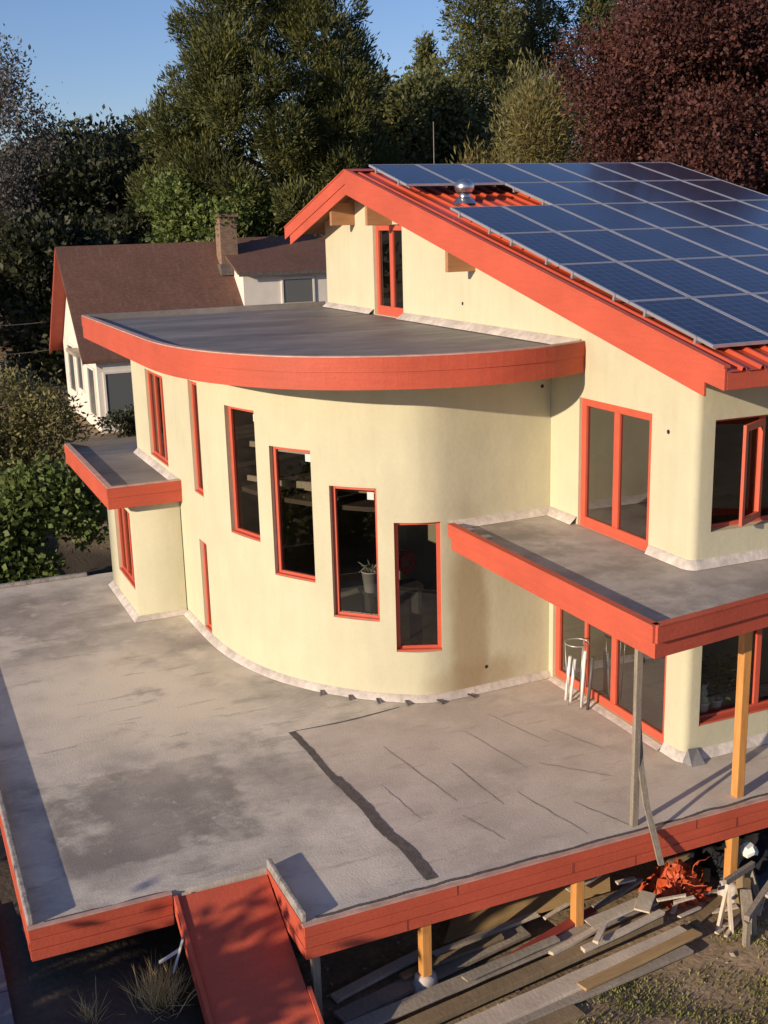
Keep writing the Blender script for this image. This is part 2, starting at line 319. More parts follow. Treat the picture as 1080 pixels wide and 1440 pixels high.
def cell_mat():
    mt = mat('solar_cells', (0.012, 0.016, 0.042), 0.12, None, None, spec=0.27)
    t = mt.node_tree; N = t.nodes; L = t.links; b = N['Principled BSDF']
    tc = N.new('ShaderNodeTexCoord'); sp = N.new('ShaderNodeSeparateXYZ'); L.new(tc.outputs['Object'], sp.inputs[0])
    def grid(sock, pitch, wd):
        d = N.new('ShaderNodeMath'); d.operation = 'DIVIDE'; L.new(sock, d.inputs[0]); d.inputs[1].default_value = pitch
        f = N.new('ShaderNodeMath'); f.operation = 'FRACT'; L.new(d.outputs[0], f.inputs[0])
        s = N.new('ShaderNodeMath'); s.operation = 'SUBTRACT'; L.new(f.outputs[0], s.inputs[0]); s.inputs[1].default_value = 0.5
        a = N.new('ShaderNodeMath'); a.operation = 'ABSOLUTE'; L.new(s.outputs[0], a.inputs[0])
        g = N.new('ShaderNodeMath'); g.operation = 'GREATER_THAN'; L.new(a.outputs[0], g.inputs[0]); g.inputs[1].default_value = 0.5 - wd
        return g.outputs[0]
    g1 = grid(sp.outputs[0], 0.18, 0.035); g2 = grid(sp.outputs[1], 0.196, 0.028); g3 = grid(sp.outputs[0], 0.045, 0.09)
    mx = N.new('ShaderNodeMath'); mx.operation = 'MAXIMUM'; L.new(g1, mx.inputs[0]); L.new(g2, mx.inputs[1])
    h = N.new('ShaderNodeMath'); h.operation = 'MULTIPLY'; L.new(g3, h.inputs[0]); h.inputs[1].default_value = 0.18
    m2 = N.new('ShaderNodeMath'); m2.operation = 'MAXIMUM'; L.new(mx.outputs[0], m2.inputs[0]); L.new(h.outputs[0], m2.inputs[1])
    nz = N.new('ShaderNodeTexWhiteNoise'); sn = N.new('ShaderNodeVectorMath'); sn.operation = 'SNAP'; L.new(tc.outputs['Object'], sn.inputs[0]); sn.inputs[1].default_value = (0.18, 0.196, 1)
    L.new(sn.outputs[0], nz.inputs['Vector'])
    mr = N.new('ShaderNodeMapRange'); L.new(nz.outputs[0], mr.inputs[0]); mr.inputs[3].default_value = 0.75; mr.inputs[4].default_value = 1.3
    base = N.new('ShaderNodeMix'); base.data_type = 'RGBA'; base.blend_type = 'MULTIPLY'; base.inputs[0].default_value = 1
    base.inputs[6].default_value = (0.014, 0.014, 0.036, 1); L.new(mr.outputs[0], base.inputs[7])
    mc = N.new('ShaderNodeMix'); mc.data_type = 'RGBA'; L.new(m2.outputs[0], mc.inputs[0]); L.new(base.outputs[2], mc.inputs[6]); mc.inputs[7].default_value = (0.085, 0.085, 0.125, 1)
    L.new(mc.outputs[2], b.inputs['Base Color'])
    return mt
M['cells'] = cell_mat()

def leaf_mat(name, c1, c2, c3, trans=0.35, rough=0.55, nscale=0.6):
    mt = bpy.data.materials.new(name); mt.use_nodes = True; t = mt.node_tree; N = t.nodes; L = t.links
    b = N['Principled BSDF']; b.inputs['Roughness'].default_value = rough; b.inputs['Specular IOR Level'].default_value = 0.3
    g = N.new('ShaderNodeNewGeometry'); cr = N.new('ShaderNodeValToRGB')
    e = cr.color_ramp.elements; e[0].color = (*c1, 1); e[1].color = (*c3, 1); n = e.new(0.5); n.color = (*c2, 1)
    tc = N.new('ShaderNodeTexCoord'); nz = N.new('ShaderNodeTexNoise'); nz.inputs['Scale'].default_value = nscale; nz.inputs['Detail'].default_value = 3
    L.new(tc.outputs['Object'], nz.inputs['Vector'])
    a = N.new('ShaderNodeMath'); a.operation = 'MULTIPLY_ADD'; L.new(nz.outputs[0], a.inputs[0]); a.inputs[1].default_value = 1.3; a.inputs[2].default_value = -0.4
    m_ = N.new('ShaderNodeMath'); m_.operation = 'MULTIPLY_ADD'; L.new(g.outputs['Random Per Island'], m_.inputs[0]); m_.inputs[1].default_value = 0.5; L.new(a.outputs[0], m_.inputs[2])
    L.new(m_.outputs[0], cr.inputs[0]); L.new(cr.outputs[0], b.inputs['Base Color'])
    tl = N.new('ShaderNodeBsdfTranslucent'); L.new(cr.outputs[0], tl.inputs[0])
    mx = N.new('ShaderNodeMixShader'); mx.inputs[0].default_value = trans
    L.new(b.outputs[0], mx.inputs[1]); L.new(tl.outputs[0], mx.inputs[2]); L.new(mx.outputs[0], N['Material Output'].inputs[0])
    return mt
M['pine'] = leaf_mat('pine_needles', (0.034, 0.040, 0.014), (0.080, 0.086, 0.024), (0.16, 0.155, 0.040), 0.22, nscale=0.45)
M['fir'] = leaf_mat('fir_needles', (0.055, 0.062, 0.024), (0.12, 0.125, 0.042), (0.21, 0.20, 0.07), 0.3)
M['dark_leaf'] = leaf_mat('dark_leaves', (0.026, 0.030, 0.016), (0.048, 0.052, 0.025), (0.085, 0.088, 0.038), 0.25)
M['beech'] = leaf_mat('copper_leaves', (0.048, 0.018, 0.015), (0.088, 0.031, 0.025), (0.19, 0.075, 0.052), 0.25, 0.65)
M['broom'] = leaf_mat('yellow_twigs', (0.085, 0.075, 0.025), (0.16, 0.13, 0.04), (0.27, 0.21, 0.07), 0.3)
M['bush'] = leaf_mat('green_leaves', (0.075, 0.105, 0.03), (0.155, 0.20, 0.055), (0.29, 0.32, 0.095), 0.4)
M['dry_bush'] = leaf_mat('dry_leaves', (0.11, 0.105, 0.042), (0.23, 0.205, 0.08), (0.38, 0.33, 0.14), 0.4)
M['grass'] = leaf_mat('grass_blades', (0.14, 0.16, 0.045), (0.28, 0.27, 0.08), (0.50, 0.40, 0.18), 0.35, nscale=1.2)
M['grey_leaf'] = leaf_mat('greyish_leaves', (0.06, 0.055, 0.048), (0.105, 0.095, 0.085), (0.17, 0.155, 0.14), 0.25)
M['plum'] = leaf_mat('plum_leaves', (0.03, 0.014, 0.013), (0.055, 0.026, 0.022), (0.09, 0.045, 0.035), 0.25)

# ------------------------------------------------------------------ ground
def smooth(t): t = max(0.0, min(1.0, t)); return t * t * (3 - 2 * t)
def ground_z(x, y):
    z = -1.62 + 0.75 * smooth((-6.3 - x) / 2.5)
    z += 1.95 * smooth((y - 16) / 14.0) * (1 if True else 0)
    z += -0.45 * smooth((-9.9 - x) / 3) * smooth((18 - y) / 5)
    z += 2.5 * smooth((y - 40) / 40.0)
    z -= 1.2 * smooth((-6 - y) / 14)
    z += 0.05 * math.sin(x * 1.7 + y * 0.6) * math.cos(y * 1.3)
    return z
def axis(lo, a, b, hi, fine, coarse):
    out = list(np.arange(a, b, fine)); v = a
    left = []; st = fine
    while v > lo: st *= coarse; v -= st; left.append(v)
    v = out[-1]; st = fine
    while v < hi: st *= coarse; v += st; out.append(v)
    return left[::-1] + out
gx = axis(-1500, -20, 14, 1500, 0.5, 1.22); gy = axis(-1500, -14, 40, 1500, 0.5, 1.22)
gv = [(x, y, ground_z(x, y)) for y in gy for x in gx]; nx = len(gx)
gf = [[j * nx + i, j * nx + i + 1, (j + 1) * nx + i + 1, (j + 1) * nx + i] for j in range(len(gy) - 1) for i in range(nx - 1)]
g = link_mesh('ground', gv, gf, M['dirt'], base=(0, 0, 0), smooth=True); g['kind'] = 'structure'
pm = MB()
for i in range(16):
    y0 = -6 + i * 2; y1 = y0 + 1.97
    q = [(-12.0, y0), (-9.95, y0), (-9.95, y1), (-12.0, y1)]
    zt = max(ground_z(a, b) for a, b in q) + 0.05
    pm.prism(q, zt - 0.25, zt)
tag(pm.build('path', M['path']), kind='structure')

# ------------------------------------------------------------------ the yellow house
house = thing('yellow_house', (0, 0, 0), 'cream stucco house with curved tower wall, red fascias and red metal gable roof', 'house')
RX0, RX1 = -0.62, 8.05
RIDGE = (11.35, 9.12); EAVE = (-1.31, 6.15); BACK = (15.5, 7.92)
def roof_z(y):
    if y <= RIDGE[0]: return EAVE[1] + (y - EAVE[0]) * (RIDGE[1] - EAVE[1]) / (RIDGE[0] - EAVE[0])
    return RIDGE[1] + (y - RIDGE[0]) * (BACK[1] - RIDGE[1]) / (BACK[0] - RIDGE[0])

def polyline_s(line):
    s = [0.0]
    for a, b in zip(line, line[1:]): s.append(s[-1] + math.hypot(b[0] - a[0], b[1] - a[1]))
    return s
def point_at(line, S, s):
    for i in range(len(line) - 1):
        if s <= S[i + 1] + 1e-9 or i == len(line) - 2:
            t = (s - S[i]) / (S[i + 1] - S[i]); a, b = line[i], line[i + 1]
            return (a[0] + (b[0] - a[0]) * t, a[1] + (b[1] - a[1]) * t)
def s_of(line, S, p):
    best = None
    for i in range(len(line) - 1):
        a = Vector(line[i]); b = Vector(line[i + 1]); e = b - a; t = max(0, min(1, (Vector(p) - a).dot(e) / e.length_squared))
        d = (a + e * t - Vector(p)).length
        if best is None or d < best[0]: best = (d, S[i] + t * (S[i + 1] - S[i]))
    return best[1]
def wall_sheet(name, line, z0, ztop, holes, material, parent, depth=0.2):
    """plaster skin along a plan line (outside on its right), real openings with reveals"""
    S = polyline_s(line)
    cuts = sorted(set([round(s, 4) for s in S] + [round(h[k], 4) for h in holes for k in (0, 1)]))
    cuts = [c for i, c in enumerate(cuts) if i == 0 or c - cuts[i - 1] > 0.002]
    zc = sorted(set([z0] + [h[k] for h in holes for k in (2, 3)]))
    mb = MB(); idx = {}
    def vert(s, z):
        k = (round(s, 4), round(z, 4))
        if k not in idx:
            p = point_at(line, S, s); idx[k] = len(mb.v); mb.v.append((p[0], p[1], z))
        return idx[k]
    for a, b in zip(cuts, cuts[1:]):
        ta = ztop(*point_at(line, S, a)); tb = ztop(*point_at(line, S, b)); sm_ = (a + b) / 2
        zs = [z for z in zc if z < min(ta, tb) - 0.01]
        for k, z in enumerate(zs):
            last = k == len(zs) - 1
            zm = (z + (zs[k + 1] if not last else min(ta, tb))) / 2
            if any(h[0] - 1e-3 < sm_ < h[1] + 1e-3 and h[2] < zm < h[3] for h in holes): continue
            za, zb = (ta, tb) if last else (zs[k + 1], zs[k + 1])
            mb.f.append([vert(a, z), vert(b, z), vert(b, zb), vert(a, za)]); mb.sm.append(True)
    for (s0, s1, h0, h1) in holes:
        cs = [c for c in cuts if s0 - 1e-3 <= c <= s1 + 1e-3]
        P = [point_at(line, S, c) for c in cs]
        d = (Vector(P[-1]) - Vector(P[0])).normalized(); n = Vector((-d.y, d.x)) * depth     # inwards
        Q = [(p[0] + n.x, p[1] + n.y) for p in P]
        mb.quad((*P[0], h0), (*P[0], h1), (*Q[0], h1), (*Q[0], h0))
        mb.quad((*P[-1], h1), (*P[-1], h0), (*Q[-1], h0), (*Q[-1], h1))
        for i in range(len(P) - 1):
            mb.quad((*P[i], h0), (*Q[i], h0), (*Q[i + 1], h0), (*P[i + 1], h0))
            mb.quad((*Q[i], h1), (*P[i], h1), (*P[i + 1], h1), (*Q[i + 1], h1))
    return mb.build(name, material, parent)

def window(p0, p1, z0, z1, depth, fw, bars=(), parent=house, name='window', sill=True, sticker=None, label=None, glass='glass', fmat='red_window', bottom=None, thick=0.075, blind=False):
    """frame between two points of the wall face (outside on the right of p0 -> p1); bars = (fraction, width)"""
    p0 = Vector(p0); p1 = Vector(p1); L = (p1 - p0).length; u = (p1 - p0) / L; n = Vector((u.y, -u.x))
    e = 0.004; bw = bottom or fw
    def P(s, z, d): q = p0 + u * s - n * d; return (q.x, q.y, z)
    def bar(mb, s0, s1, a, b, d0, d1):
        mb.add([P(s0, a, d0), P(s1, a, d0), P(s1, a, d1), P(s0, a, d1), P(s0, b, d0), P(s1, b, d0), P(s1, b, d1), P(s0, b, d1)],
               [[3, 2, 1, 0], [4, 5, 6, 7], [0, 1, 5, 4], [1, 2, 6, 5], [2, 3, 7, 6], [3, 0, 4, 7]])
    d0, d1 = depth, depth + thick
    f = MB()
    bar(f, -e, fw, z0 - e, z1 + e, d0, d1); bar(f, L - fw, L + e, z0 - e, z1 + e, d0, d1)
    bar(f, fw + 0.001, L - fw - 0.001, z0 - e, z0 + bw, d0 + 0.003, d1); bar(f, fw + 0.001, L - fw - 0.001, z1 - fw, z1 + e, d0 + 0.003, d1)
    for fr, wdt in bars: bar(f, L * fr - wdt / 2, L * fr + wdt / 2, z0 + bw + 0.001, z1 - fw - 0.001, d0 + 0.006, d1)
    o = f.build(name, M[fmat], parent, bevel=0.006)
    if label: o['label'] = label
    g = MB(); dg = depth + thick * 0.55
    g.quad(P(0.01, z0 + 0.01, dg), P(L - 0.01, z0 + 0.01, dg), P(L - 0.01, z1 - 0.01, dg), P(0.01, z1 - 0.01, dg))
    g.build('pane', M[glass], o)
    if sill:
        s = MB(); bar(s, 0.004, L - 0.004, z0 + 0.001, z0 + 0.028, 0.012, depth - 0.003); s.build('sill', M['red_window' if sill is True else sill], o, bevel=0.004)
    if sticker:
        s = MB(); sw = 0.12; bar(s, L - fw - 0.03 - sw, L - fw - 0.03, z1 - fw - 0.03 - sw * 1.1, z1 - fw - 0.03, dg - 0.006, dg - 0.003); s.build('sticker', M['sticker'], o)
    if blind:
        s = MB(); bar(s, fw, L - fw, z1 - fw - 0.05, z1 - fw, dg + 0.02, dg + 0.07); s.build('blind_roll', M['white_paint'], o)
    return o

# main wall: gable face, rounded corner, eave face, far gable and back
arc = [(0.13 - 0.13 * math.cos(t), 0.13 - 0.13 * math.sin(t)) for t in [i * math.pi / 12 for i in range(1, 6)]]
main_line = [(0, 14.4), (0, 0.13)] + arc + [(0.13, 0), (7.75, 0), (7.75, 14.4), (0.01, 14.4)]
mS = polyline_s(main_line)
def gh(y0, y1, z0, z1): return (14.4 - y1, 14.4 - y0, z0, z1)
def fh(x0, x1, z0, z1):
    k = s_of(main_line, mS, (3, 0)) - 3; return (x0 + k, x1 + k, z0, z1)
gable_holes = [gh(9.86, 11.42, 6.03, 8.0), gh(1.02, 2.98, 3.04, 5.21), gh(0.47, 3.72, 0.05, 2.2)]
face_holes = [fh(0.34, 2.35, 3.58, 5.23), fh(0.28, 2.75, 0.53, 2.15), fh(4.0, 5.8, 3.58, 5.23), fh(4.0, 5.8, 0.53, 2.15)]
wall_sheet('wall', main_line, -0.02, lambda x, y: roof_z(y) - 0.16, gable_holes + face_holes, M['stucco'], house, 0.2)
window((0, 11.42), (0, 9.86), 6.03, 8.0, 0.07, 0.13, [(0.52, 0.17)], label='narrow gable window above the round roof', sill=False, glass='glass', bottom=0.2)
window((0, 2.98), (0, 1.02), 3.04, 5.21, 0.05, 0.13, [(0.5, 0.15)], name='door', label='double glazed door onto the canopy roof', sill=False, glass='door_glass', bottom=0.17)
window((0, 3.72), (0, 0.47), 0.05, 2.2, 0.06, 0.12, [(0.29, 0.08), (0.545, 0.14)], name='door', label='three part glazed door onto the terrace', sill=False, glass='door_glass', bottom=0.14)
wu = window((0.34, 0), (2.35, 0), 3.58, 5.23, 0.16, 0.06, [(0.5, 0.1)], label='upper window with an open red casement', sill=False)
window((0.28, 0), (2.75, 0), 0.53, 2.15, 0.16, 0.06, [(0.5, 0.10)], label='lower window with potted plants behind it', sill=True, glass='clear_glass')
window((4.0, 0), (5.8, 0), 3.58, 5.23, 0.16, 0.06, [(0.5, 0.1)]); window((4.0, 0), (5.8, 0), 0.53, 2.15, 0.16, 0.06, [(0.5, 0.1)])
cs = MB()                                             # casement standing ajar in the upper window
hx, hy = 1.33, 0.16
cdv = Vector((-0.62, -0.32)).normalized()
def CP(s, z, t=0): return (hx + cdv.x * s - cdv.y * t, hy + cdv.y * s + cdv.x * t, z)
for s0, s1, a, b in [(0, 0.09, 3.66, 5.15), (0.62, 0.71, 3.66, 5.15), (0.092, 0.618, 3.66, 3.76), (0.092, 0.618, 5.05, 5.15)]:
    cs.add([CP(s0, a), CP(s1, a), CP(s1, a, .05), CP(s0, a, .05), CP(s0, b), CP(s1, b), CP(s1, b, .05), CP(s0, b, .05)],
           [[3, 2, 1, 0], [4, 5, 6, 7], [0, 1, 5, 4], [1, 2, 6, 5], [2, 3, 7, 6], [3, 0, 4, 7]])
sash = cs.build('casement', M['red_window'], wu, bevel=0.005)

# tower wall
tower_pts = [(-5.02, 14.4), (-5.01, 12.4), (-5.0, 10.3), (-4.98, 9.0), (-4.92, 7.9), (-4.75, 6.95), (-4.45, 6.05), (-4.05, 5.33), (-3.7, 4.87), (-3.25, 4.4), (-2.7, 3.98), (-2.35, 3.83), (-1.95, 3.79), (-1.2, 3.82), (-0.004, 3.86)]
tower_line = catmull(tower_pts, 5)
tS = polyline_s(tower_line)
def th(a, b, z0, z1): return (s_of(tower_line, tS, a), s_of(tower_line, tS, b), z0, z1)
TW = [th((-4.8, 7.24), (-4.53, 6.31), 2.54, 4.93), th((-4.4, 5.97), (-3.92, 5.18), 2.0, 4.35), th((-3.72, 4.9), (-3.11, 4.29), 1.42, 3.77),
      th((-2.89, 4.11), (-2.17, 3.81), 0.89, 3.19), th((-4.98, 9.07), (-4.95, 8.59), 0.11, 1.99), th((-4.98, 9.16), (-4.95, 8.55), 2.95, 5.19),
      th((-5.01, 12.93), (-5.0, 11.25), 3.05, 5.01)]
tower = wall_sheet('wall', tower_line + [], -0.02, lambda x, y: 5.66, TW, M['stucco_stain'], house, 0.2)
tower['label'] = 'curved tower wall with stepped slim windows'
names = ['highest of the four stepped slim windows', 'second stepped slim window', 'third stepped slim window', 'lowest stepped slim window near the canopy', 'low slit window', 'tall slit window', 'broad window above the bay roof']
for k, h in enumerate(TW):
    a = point_at(tower_line, tS, h[0]); b = point_at(tower_line, tS, h[1])
    big = k == 6
    window(a, b, h[2], h[3], 0.09 if k < 4 else 0.06, 0.07 if k < 4 else 0.09, [(0.36, 0.1), (0.7, 0.1)] if big else [], sill=True, sticker=k < 3, label=names[k], blind=(k == 1))
bm_ = MB(); bm_.quad((-5.02, 14.395, -0.02), (-5.02, 14.395, 5.66), (-0.01, 14.395, 5.66), (-0.01, 14.395, -0.02)); bm_.build('wall', M['stucco'], house)

# interior so that the panes look into rooms
fl = MB(); fl.box(0.02, 7.7, 0.05, 14.3, 2.72, 3.02); fl.build('upper_floor', M['floor_in'], house)
ins = [(p[0] - 0.0, p[1]) for p in offset(tower_line, -0.24)][2:-1]
fl = MB(); fl.prism(ins + [(-0.1, 14.0)], 3.3, 3.38); fl.build('mezzanine_floor', M['floor_in'], house)
pw = MB(); pw.box(2.9, 3.0, 0.1, 14.2, 0, 2.7); pw.box(3.6, 3.7, 0.1, 14.2, 3.03, 7.0); pw.box(0.1, 7.6, 6.0, 6.1, 0, 2.7); pw.box(0.3, 7.6, 8.2, 8.3, 3.03, 6.5)
pw.build('partition', M['room'], house)
st = MB()
for k, (a, b) in enumerate([((-4.45, 7.2, 3.55), (-3.3, 5.6, 3.45)), ((-4.4, 7.1, 4.2), (-3.2, 5.5, 4.1))]): st.beam(a, b, 0.05, 0.10)
st.beam((-3.95, 5.9, 3.62), (-2.7, 4.75, 3.58), 0.05, 0.12)
st.build('stair_rail', M['pale_board'], house)

# base flashing (sloped cant strips) and small holes
def cant(name, line, z0, zh, out, parent):
    mb = MB(); o = offset(line, out); o2 = offset(line, 0.012)
    for i in range(len(line) - 1):
        mb.add([(*o[i], z0 + 0.006), (*o[i + 1], z0 + 0.006), (*o2[i + 1], z0 + zh), (*o2[i], z0 + zh), (*line[i], z0 + zh), (*line[i + 1], z0 + zh)],
               [[0, 1, 2, 3], [3, 2, 5, 4]], True)
    return mb.build(name, M['flash'], parent)
cant('base_flashing', [p for p in tower_line if p[1] < 10.4], 0, 0.11, 0.12, house)
cant('base_flashing', [(0, 0.45), (0, 0.13)] + arc + [(0.13, 0), (7.75, 0)], 0, 0.15, 0.09, house)
cant('base_flashing', [(0, 3.7), (0, 0.48)], 0, 0.045, 0.12, house)
cant('base_flashing', [(0, 3.84), (0, 3.0)], 3.05, 0.13, 0.14, house)
cant('base_flashing', [(0, 1.0), (0, 0.13)] + arc + [(0.13, 0), (7.75, 0)], 3.05, 0.14, 0.08, house)
cant('base_flashing', [(-2.05, 3.79), (-1.2, 3.82), (0, 3.86)], 3.05, 0.13, 0.13, house)
cant('base_flashing', [(0, 14.4), (0, 11.45)], 6.03, 0.11, 0.15, house)
cant('base_flashing', [(0, 9.83), (0, 2.95)], 6.03, 0.13, 0.20, house)
cf = MB(); cf.add([(-0.02, -0.02, 0.004), (0.26, -0.22, 0.004), (0.36, -0.02, 0.004), (0.02, -0.20, 0.004), (0.06, -0.04, 0.22), (0.24, -0.03, 0.2)],
                  [[0, 3, 4], [3, 1, 5, 4], [1, 2, 5]]); cf.build('corner_flashing', M['path'], house)
holes = MB()
for p in [(-4.5, 6.19, 0.37), (-3.83, 5.06, 0.45), (-2.98, 4.2, 0.52), (-1.3, 3.82, 0.43), (0, 0.62, 5.0), (-0.2, 3.86, 3.35), (-0.18, 3.86, 5.3), (0, 7.1, 6.5)]:
    s = s_of(tower_line, tS, p[:2]); q0 = Vector(point_at(tower_line, tS, s - 0.05)); q1 = Vector(point_at(tower_line, tS, min(s + 0.05, tS[-1])))
    d = (q1 - q0).normalized(); n = Vector((d.y, -d.x))
    if p[0] == 0: n = Vector((-1, 0))
    c = Vector(p); holes.tube([c - Vector((n.x, n.y, 0)) * 0.02, c + Vector((n.x, n.y, 0)) * 0.006], 0.034, 10)
holes.build('vent_hole', M['hole'], house)
tabs = MB()
for s in [15.5 - 1.75, 15.5 - 2.3, 15.5 - 2.8, 15.5 - 3.3, 15.5 - 3.8, 15.5 - 4.35]:
    s = tS[-1] - (15.5 - s)
    q = Vector(point_at(tower_line, tS, s)); q1 = Vector(point_at(tower_line, tS, s + 0.05)); d = (q1 - q).normalized(); n = Vector((d.y, -d.x))
    a = q + n * 0.12; tabs.beam((a.x, a.y, 0.05), (a.x + n.x * 0.12 + d.x * 0.07, a.y + n.y * 0.12 + d.y * 0.07, 0.02), 0.05, 0.02)
tabs.build('flashing_tab', M['seam'], house)

# main roof: ribbed red metal, two slopes
def ribbed(y0, y1, name):
    prof = []; x = RX0
    while x < RX1 - 0.05:
        prof += [(x, 0), (x + 0.20, 0), (x + 0.225, 0.045), (x + 0.265, 0.045), (x + 0.29, 0)]; x += 0.3
    prof.append((RX1, 0))
    mb = MB(); za, zb = roof_z(y0) , roof_z(y1)
    n = len(prof)
    mb.add([(px, y0, za + h) for px, h in prof] + [(px, y1, zb + h) for px, h in prof] , [[i, i + 1, n + i + 1, n + i] for i in range(n - 1)])
    o = mb.build(name, M['red_metal'], house); return o
ribbed(EAVE[0] - 0.06, RIDGE[0], 'roof'); ribbed(RIDGE[0], BACK[0] + 0.05, 'roof')
rd = MB(); rd.add([(RX0, RIDGE[0] - 0.2, RIDGE[1] + 0.02), (RX1, RIDGE[0] - 0.2, RIDGE[1] + 0.02), (RX1, RIDGE[0], RIDGE[1] + 0.075), (RX0, RIDGE[0], RIDGE[1] + 0.075), (RX1, RIDGE[0] + 0.2, RIDGE[1] + 0.01), (RX0, RIDGE[0] + 0.2, RIDGE[1] + 0.01)],
                  [[0, 1, 2, 3], [3, 2, 4, 5]]); rd.build('ridge_cap', M['red_metal'], house)
sf = MB(); sf.xprism([(EAVE[0] + 0.05, EAVE[1] - 0.02), (RIDGE[0], RIDGE[1] - 0.02), (BACK[0] - 0.03, BACK[1] - 0.02), (BACK[0] - 0.03, BACK[1] - 0.14), (RIDGE[0], RIDGE[1] - 0.14), (EAVE[0] + 0.05, EAVE[1] - 0.14)], RX0 + 0.003, RX1 - 0.01)
sf.build('soffit', M['soffit'], house)
def rake(pa, pb, t0, t1, x0, x1, name='rake_fascia'):
    mb = MB(); za, zb = roof_z(pa), roof_z(pb)
    mb.xprism([(pa, za + t1), (pb, zb + t1), (pb, zb + t0), (pa, za + t0)], x0, x1)
    return mb.build(name, M['red'], house, bevel=0.008)
X = RX0
mb = MB(); ya, yb = EAVE[0] - 0.03, RIDGE[0]
mb.xprism([(ya, roof_z(ya) + 0.035), (yb, roof_z(yb) + 0.035), (yb, roof_z(yb) - 0.46), (-0.95, roof_z(-0.95) - 0.46), (-0.95, roof_z(-0.95) - 0.27), (ya, roof_z(ya) - 0.25)], X - 0.045, X - 0.001)
mb.build('rake_fascia', M['red'], house, bevel=0.008)
rake(RIDGE[0] + 0.001, BACK[0] + 0.02, -0.24, 0.035, X - 0.048, X - 0.001)
rake(RIDGE[0] + 0.001, BACK[0] - 0.32, -0.47, -0.243, X - 0.030, X - 0.001)
rake(EAVE[0] - 0.03, RIDGE[0], 0.037, 0.075, X - 0.06, X + 0.05, 'drip_edge')
rake(RIDGE[0] + 0.001, BACK[0] + 0.02, 0.037, 0.075, X - 0.06, X + 0.05, 'drip_edge')
ef = MB(); ef.box(RX0, RX1, EAVE[0] - 0.03, EAVE[0] + 0.01, EAVE[1] - 0.25, EAVE[1] - 0.012); ef.build('eave_fascia', M['red'], house, bevel=0.006)
for y, z in [(12.5, 8.0), (10.4, 7.99), (6.62, 7.13)]:
    pb = MB(); pb.box(-0.58, 0.2, y - 0.055, y + 0.055, z, min(roof_z(y) - 0.16, z + 0.5)); pb.build('purlin', M['soffit'], house, bevel=0.006)

# round roof over the tower
rr_pts = [(-6.0, 14.55), (-6.0, 12.0), (-6.0, 9.0), (-5.98, 7.3), (-5.83, 6.1), (-5.47, 4.95), (-4.8, 3.85), (-3.92, 3.12), (-2.95, 2.66), (-1.95, 2.47), (-0.95, 2.55), (0.0, 2.88)]
rr = catmull(rr_pts, 5)
back = [(0.0, 14.55)]
def fascia_two(line, ztop, h1, h2, parent, cap=True):
    a = MB(); a.strip(line, ztop - h1, ztop, 0.04); a.build('fascia', M['red'], parent)
    b = MB(); b.strip(offset(line, -0.012), ztop - h1 - h2, ztop - h1 - 0.004, 0.04); b.build('fascia', M['red'], parent)
    if cap:
        c = MB(); c.strip(offset(line, -0.09), ztop + 0.002, ztop + 0.022, 0.12); c.build('drip_edge', M['cap'], parent)
mem = MB(); mem.prism([p for p in offset(rr, -0.05)] + [(0.0, 14.5)], 5.75, 6.02); o = mem.build('round_roof', M['membrane'], house); o['label'] = 'round membrane roof over the tower'
fascia_two(rr, 6.12, 0.22, 0.27, house)
pp = MB(); pp.strip(offset(rr, -0.085), 6.022, 6.12, 0.083); pp.build('parapet', M['membrane'], house)
sb = MB(); sb.prism([p for p in offset(rr, -0.06)] + [(0.0, 14.5)], 5.655, 5.745); sb.build('soffit', M['stucco'], house)
bk = MB(); bk.box(-6.0, -0.02, 14.5, 14.6, 5.66, 6.15); bk.build('parapet', M['membrane'], house)

# canopy (middle) roof
ce = [(-2.06, 3.66), (-2.06, -1.95), (-1.1, -1.83), (0.0, -1.68), (1.2, -1.6), (3.0, -1.58), (8.0, -1.58)]
cp = [(-2.0, 3.70), (-2.0, -1.86), (-1.1, -1.75), (0.0, -1.60), (1.2, -1.53), (3.0, -1.51), (7.9, -1.51), (7.9, -0.01), (-0.01, -0.01), (-0.01, 3.82)]
mem = MB(); mem.prism(cp, 2.80, 3.05); o = mem.build('canopy_roof', M['membrane_pale'], house); o['label'] = 'low canopy roof over the terrace door'
def two_line(line):
    a = MB(); a.strip(line, 2.94, 3.16, 0.04); a.build('fascia', M['red'], house, bevel=0.006)
    c = MB(); c.strip(offset(line, -0.07), 3.162, 3.18, 0.12); c.build('drip_edge', M['red'], house)
two_line(ce[:2]); two_line(ce[1:])
a = MB(); a.strip(offset(ce, -0.055), 2.72, 2.936, 0.04); a.build('fascia', M['red'], house)
pp = MB(); pp.strip(offset(ce, -0.065), 3.052, 3.16, 0.062); pp.build('parapet', M['membrane'], house)
sb = MB(); sb.prism([(p[0], p[1]) for p in cp], 2.70, 2.797); sb.build('soffit', M['soffit'], house)
for (x0, x1, y0, y1) in [(-1.92, -1.70, 3.46, 3.60), (-1.83, -1.66, 2.92, 3.08)]:
    s = MB(); s.box(x0, x1, y0, y1, 3.054, 3.075); s.build('patch', M['sticker'], house)

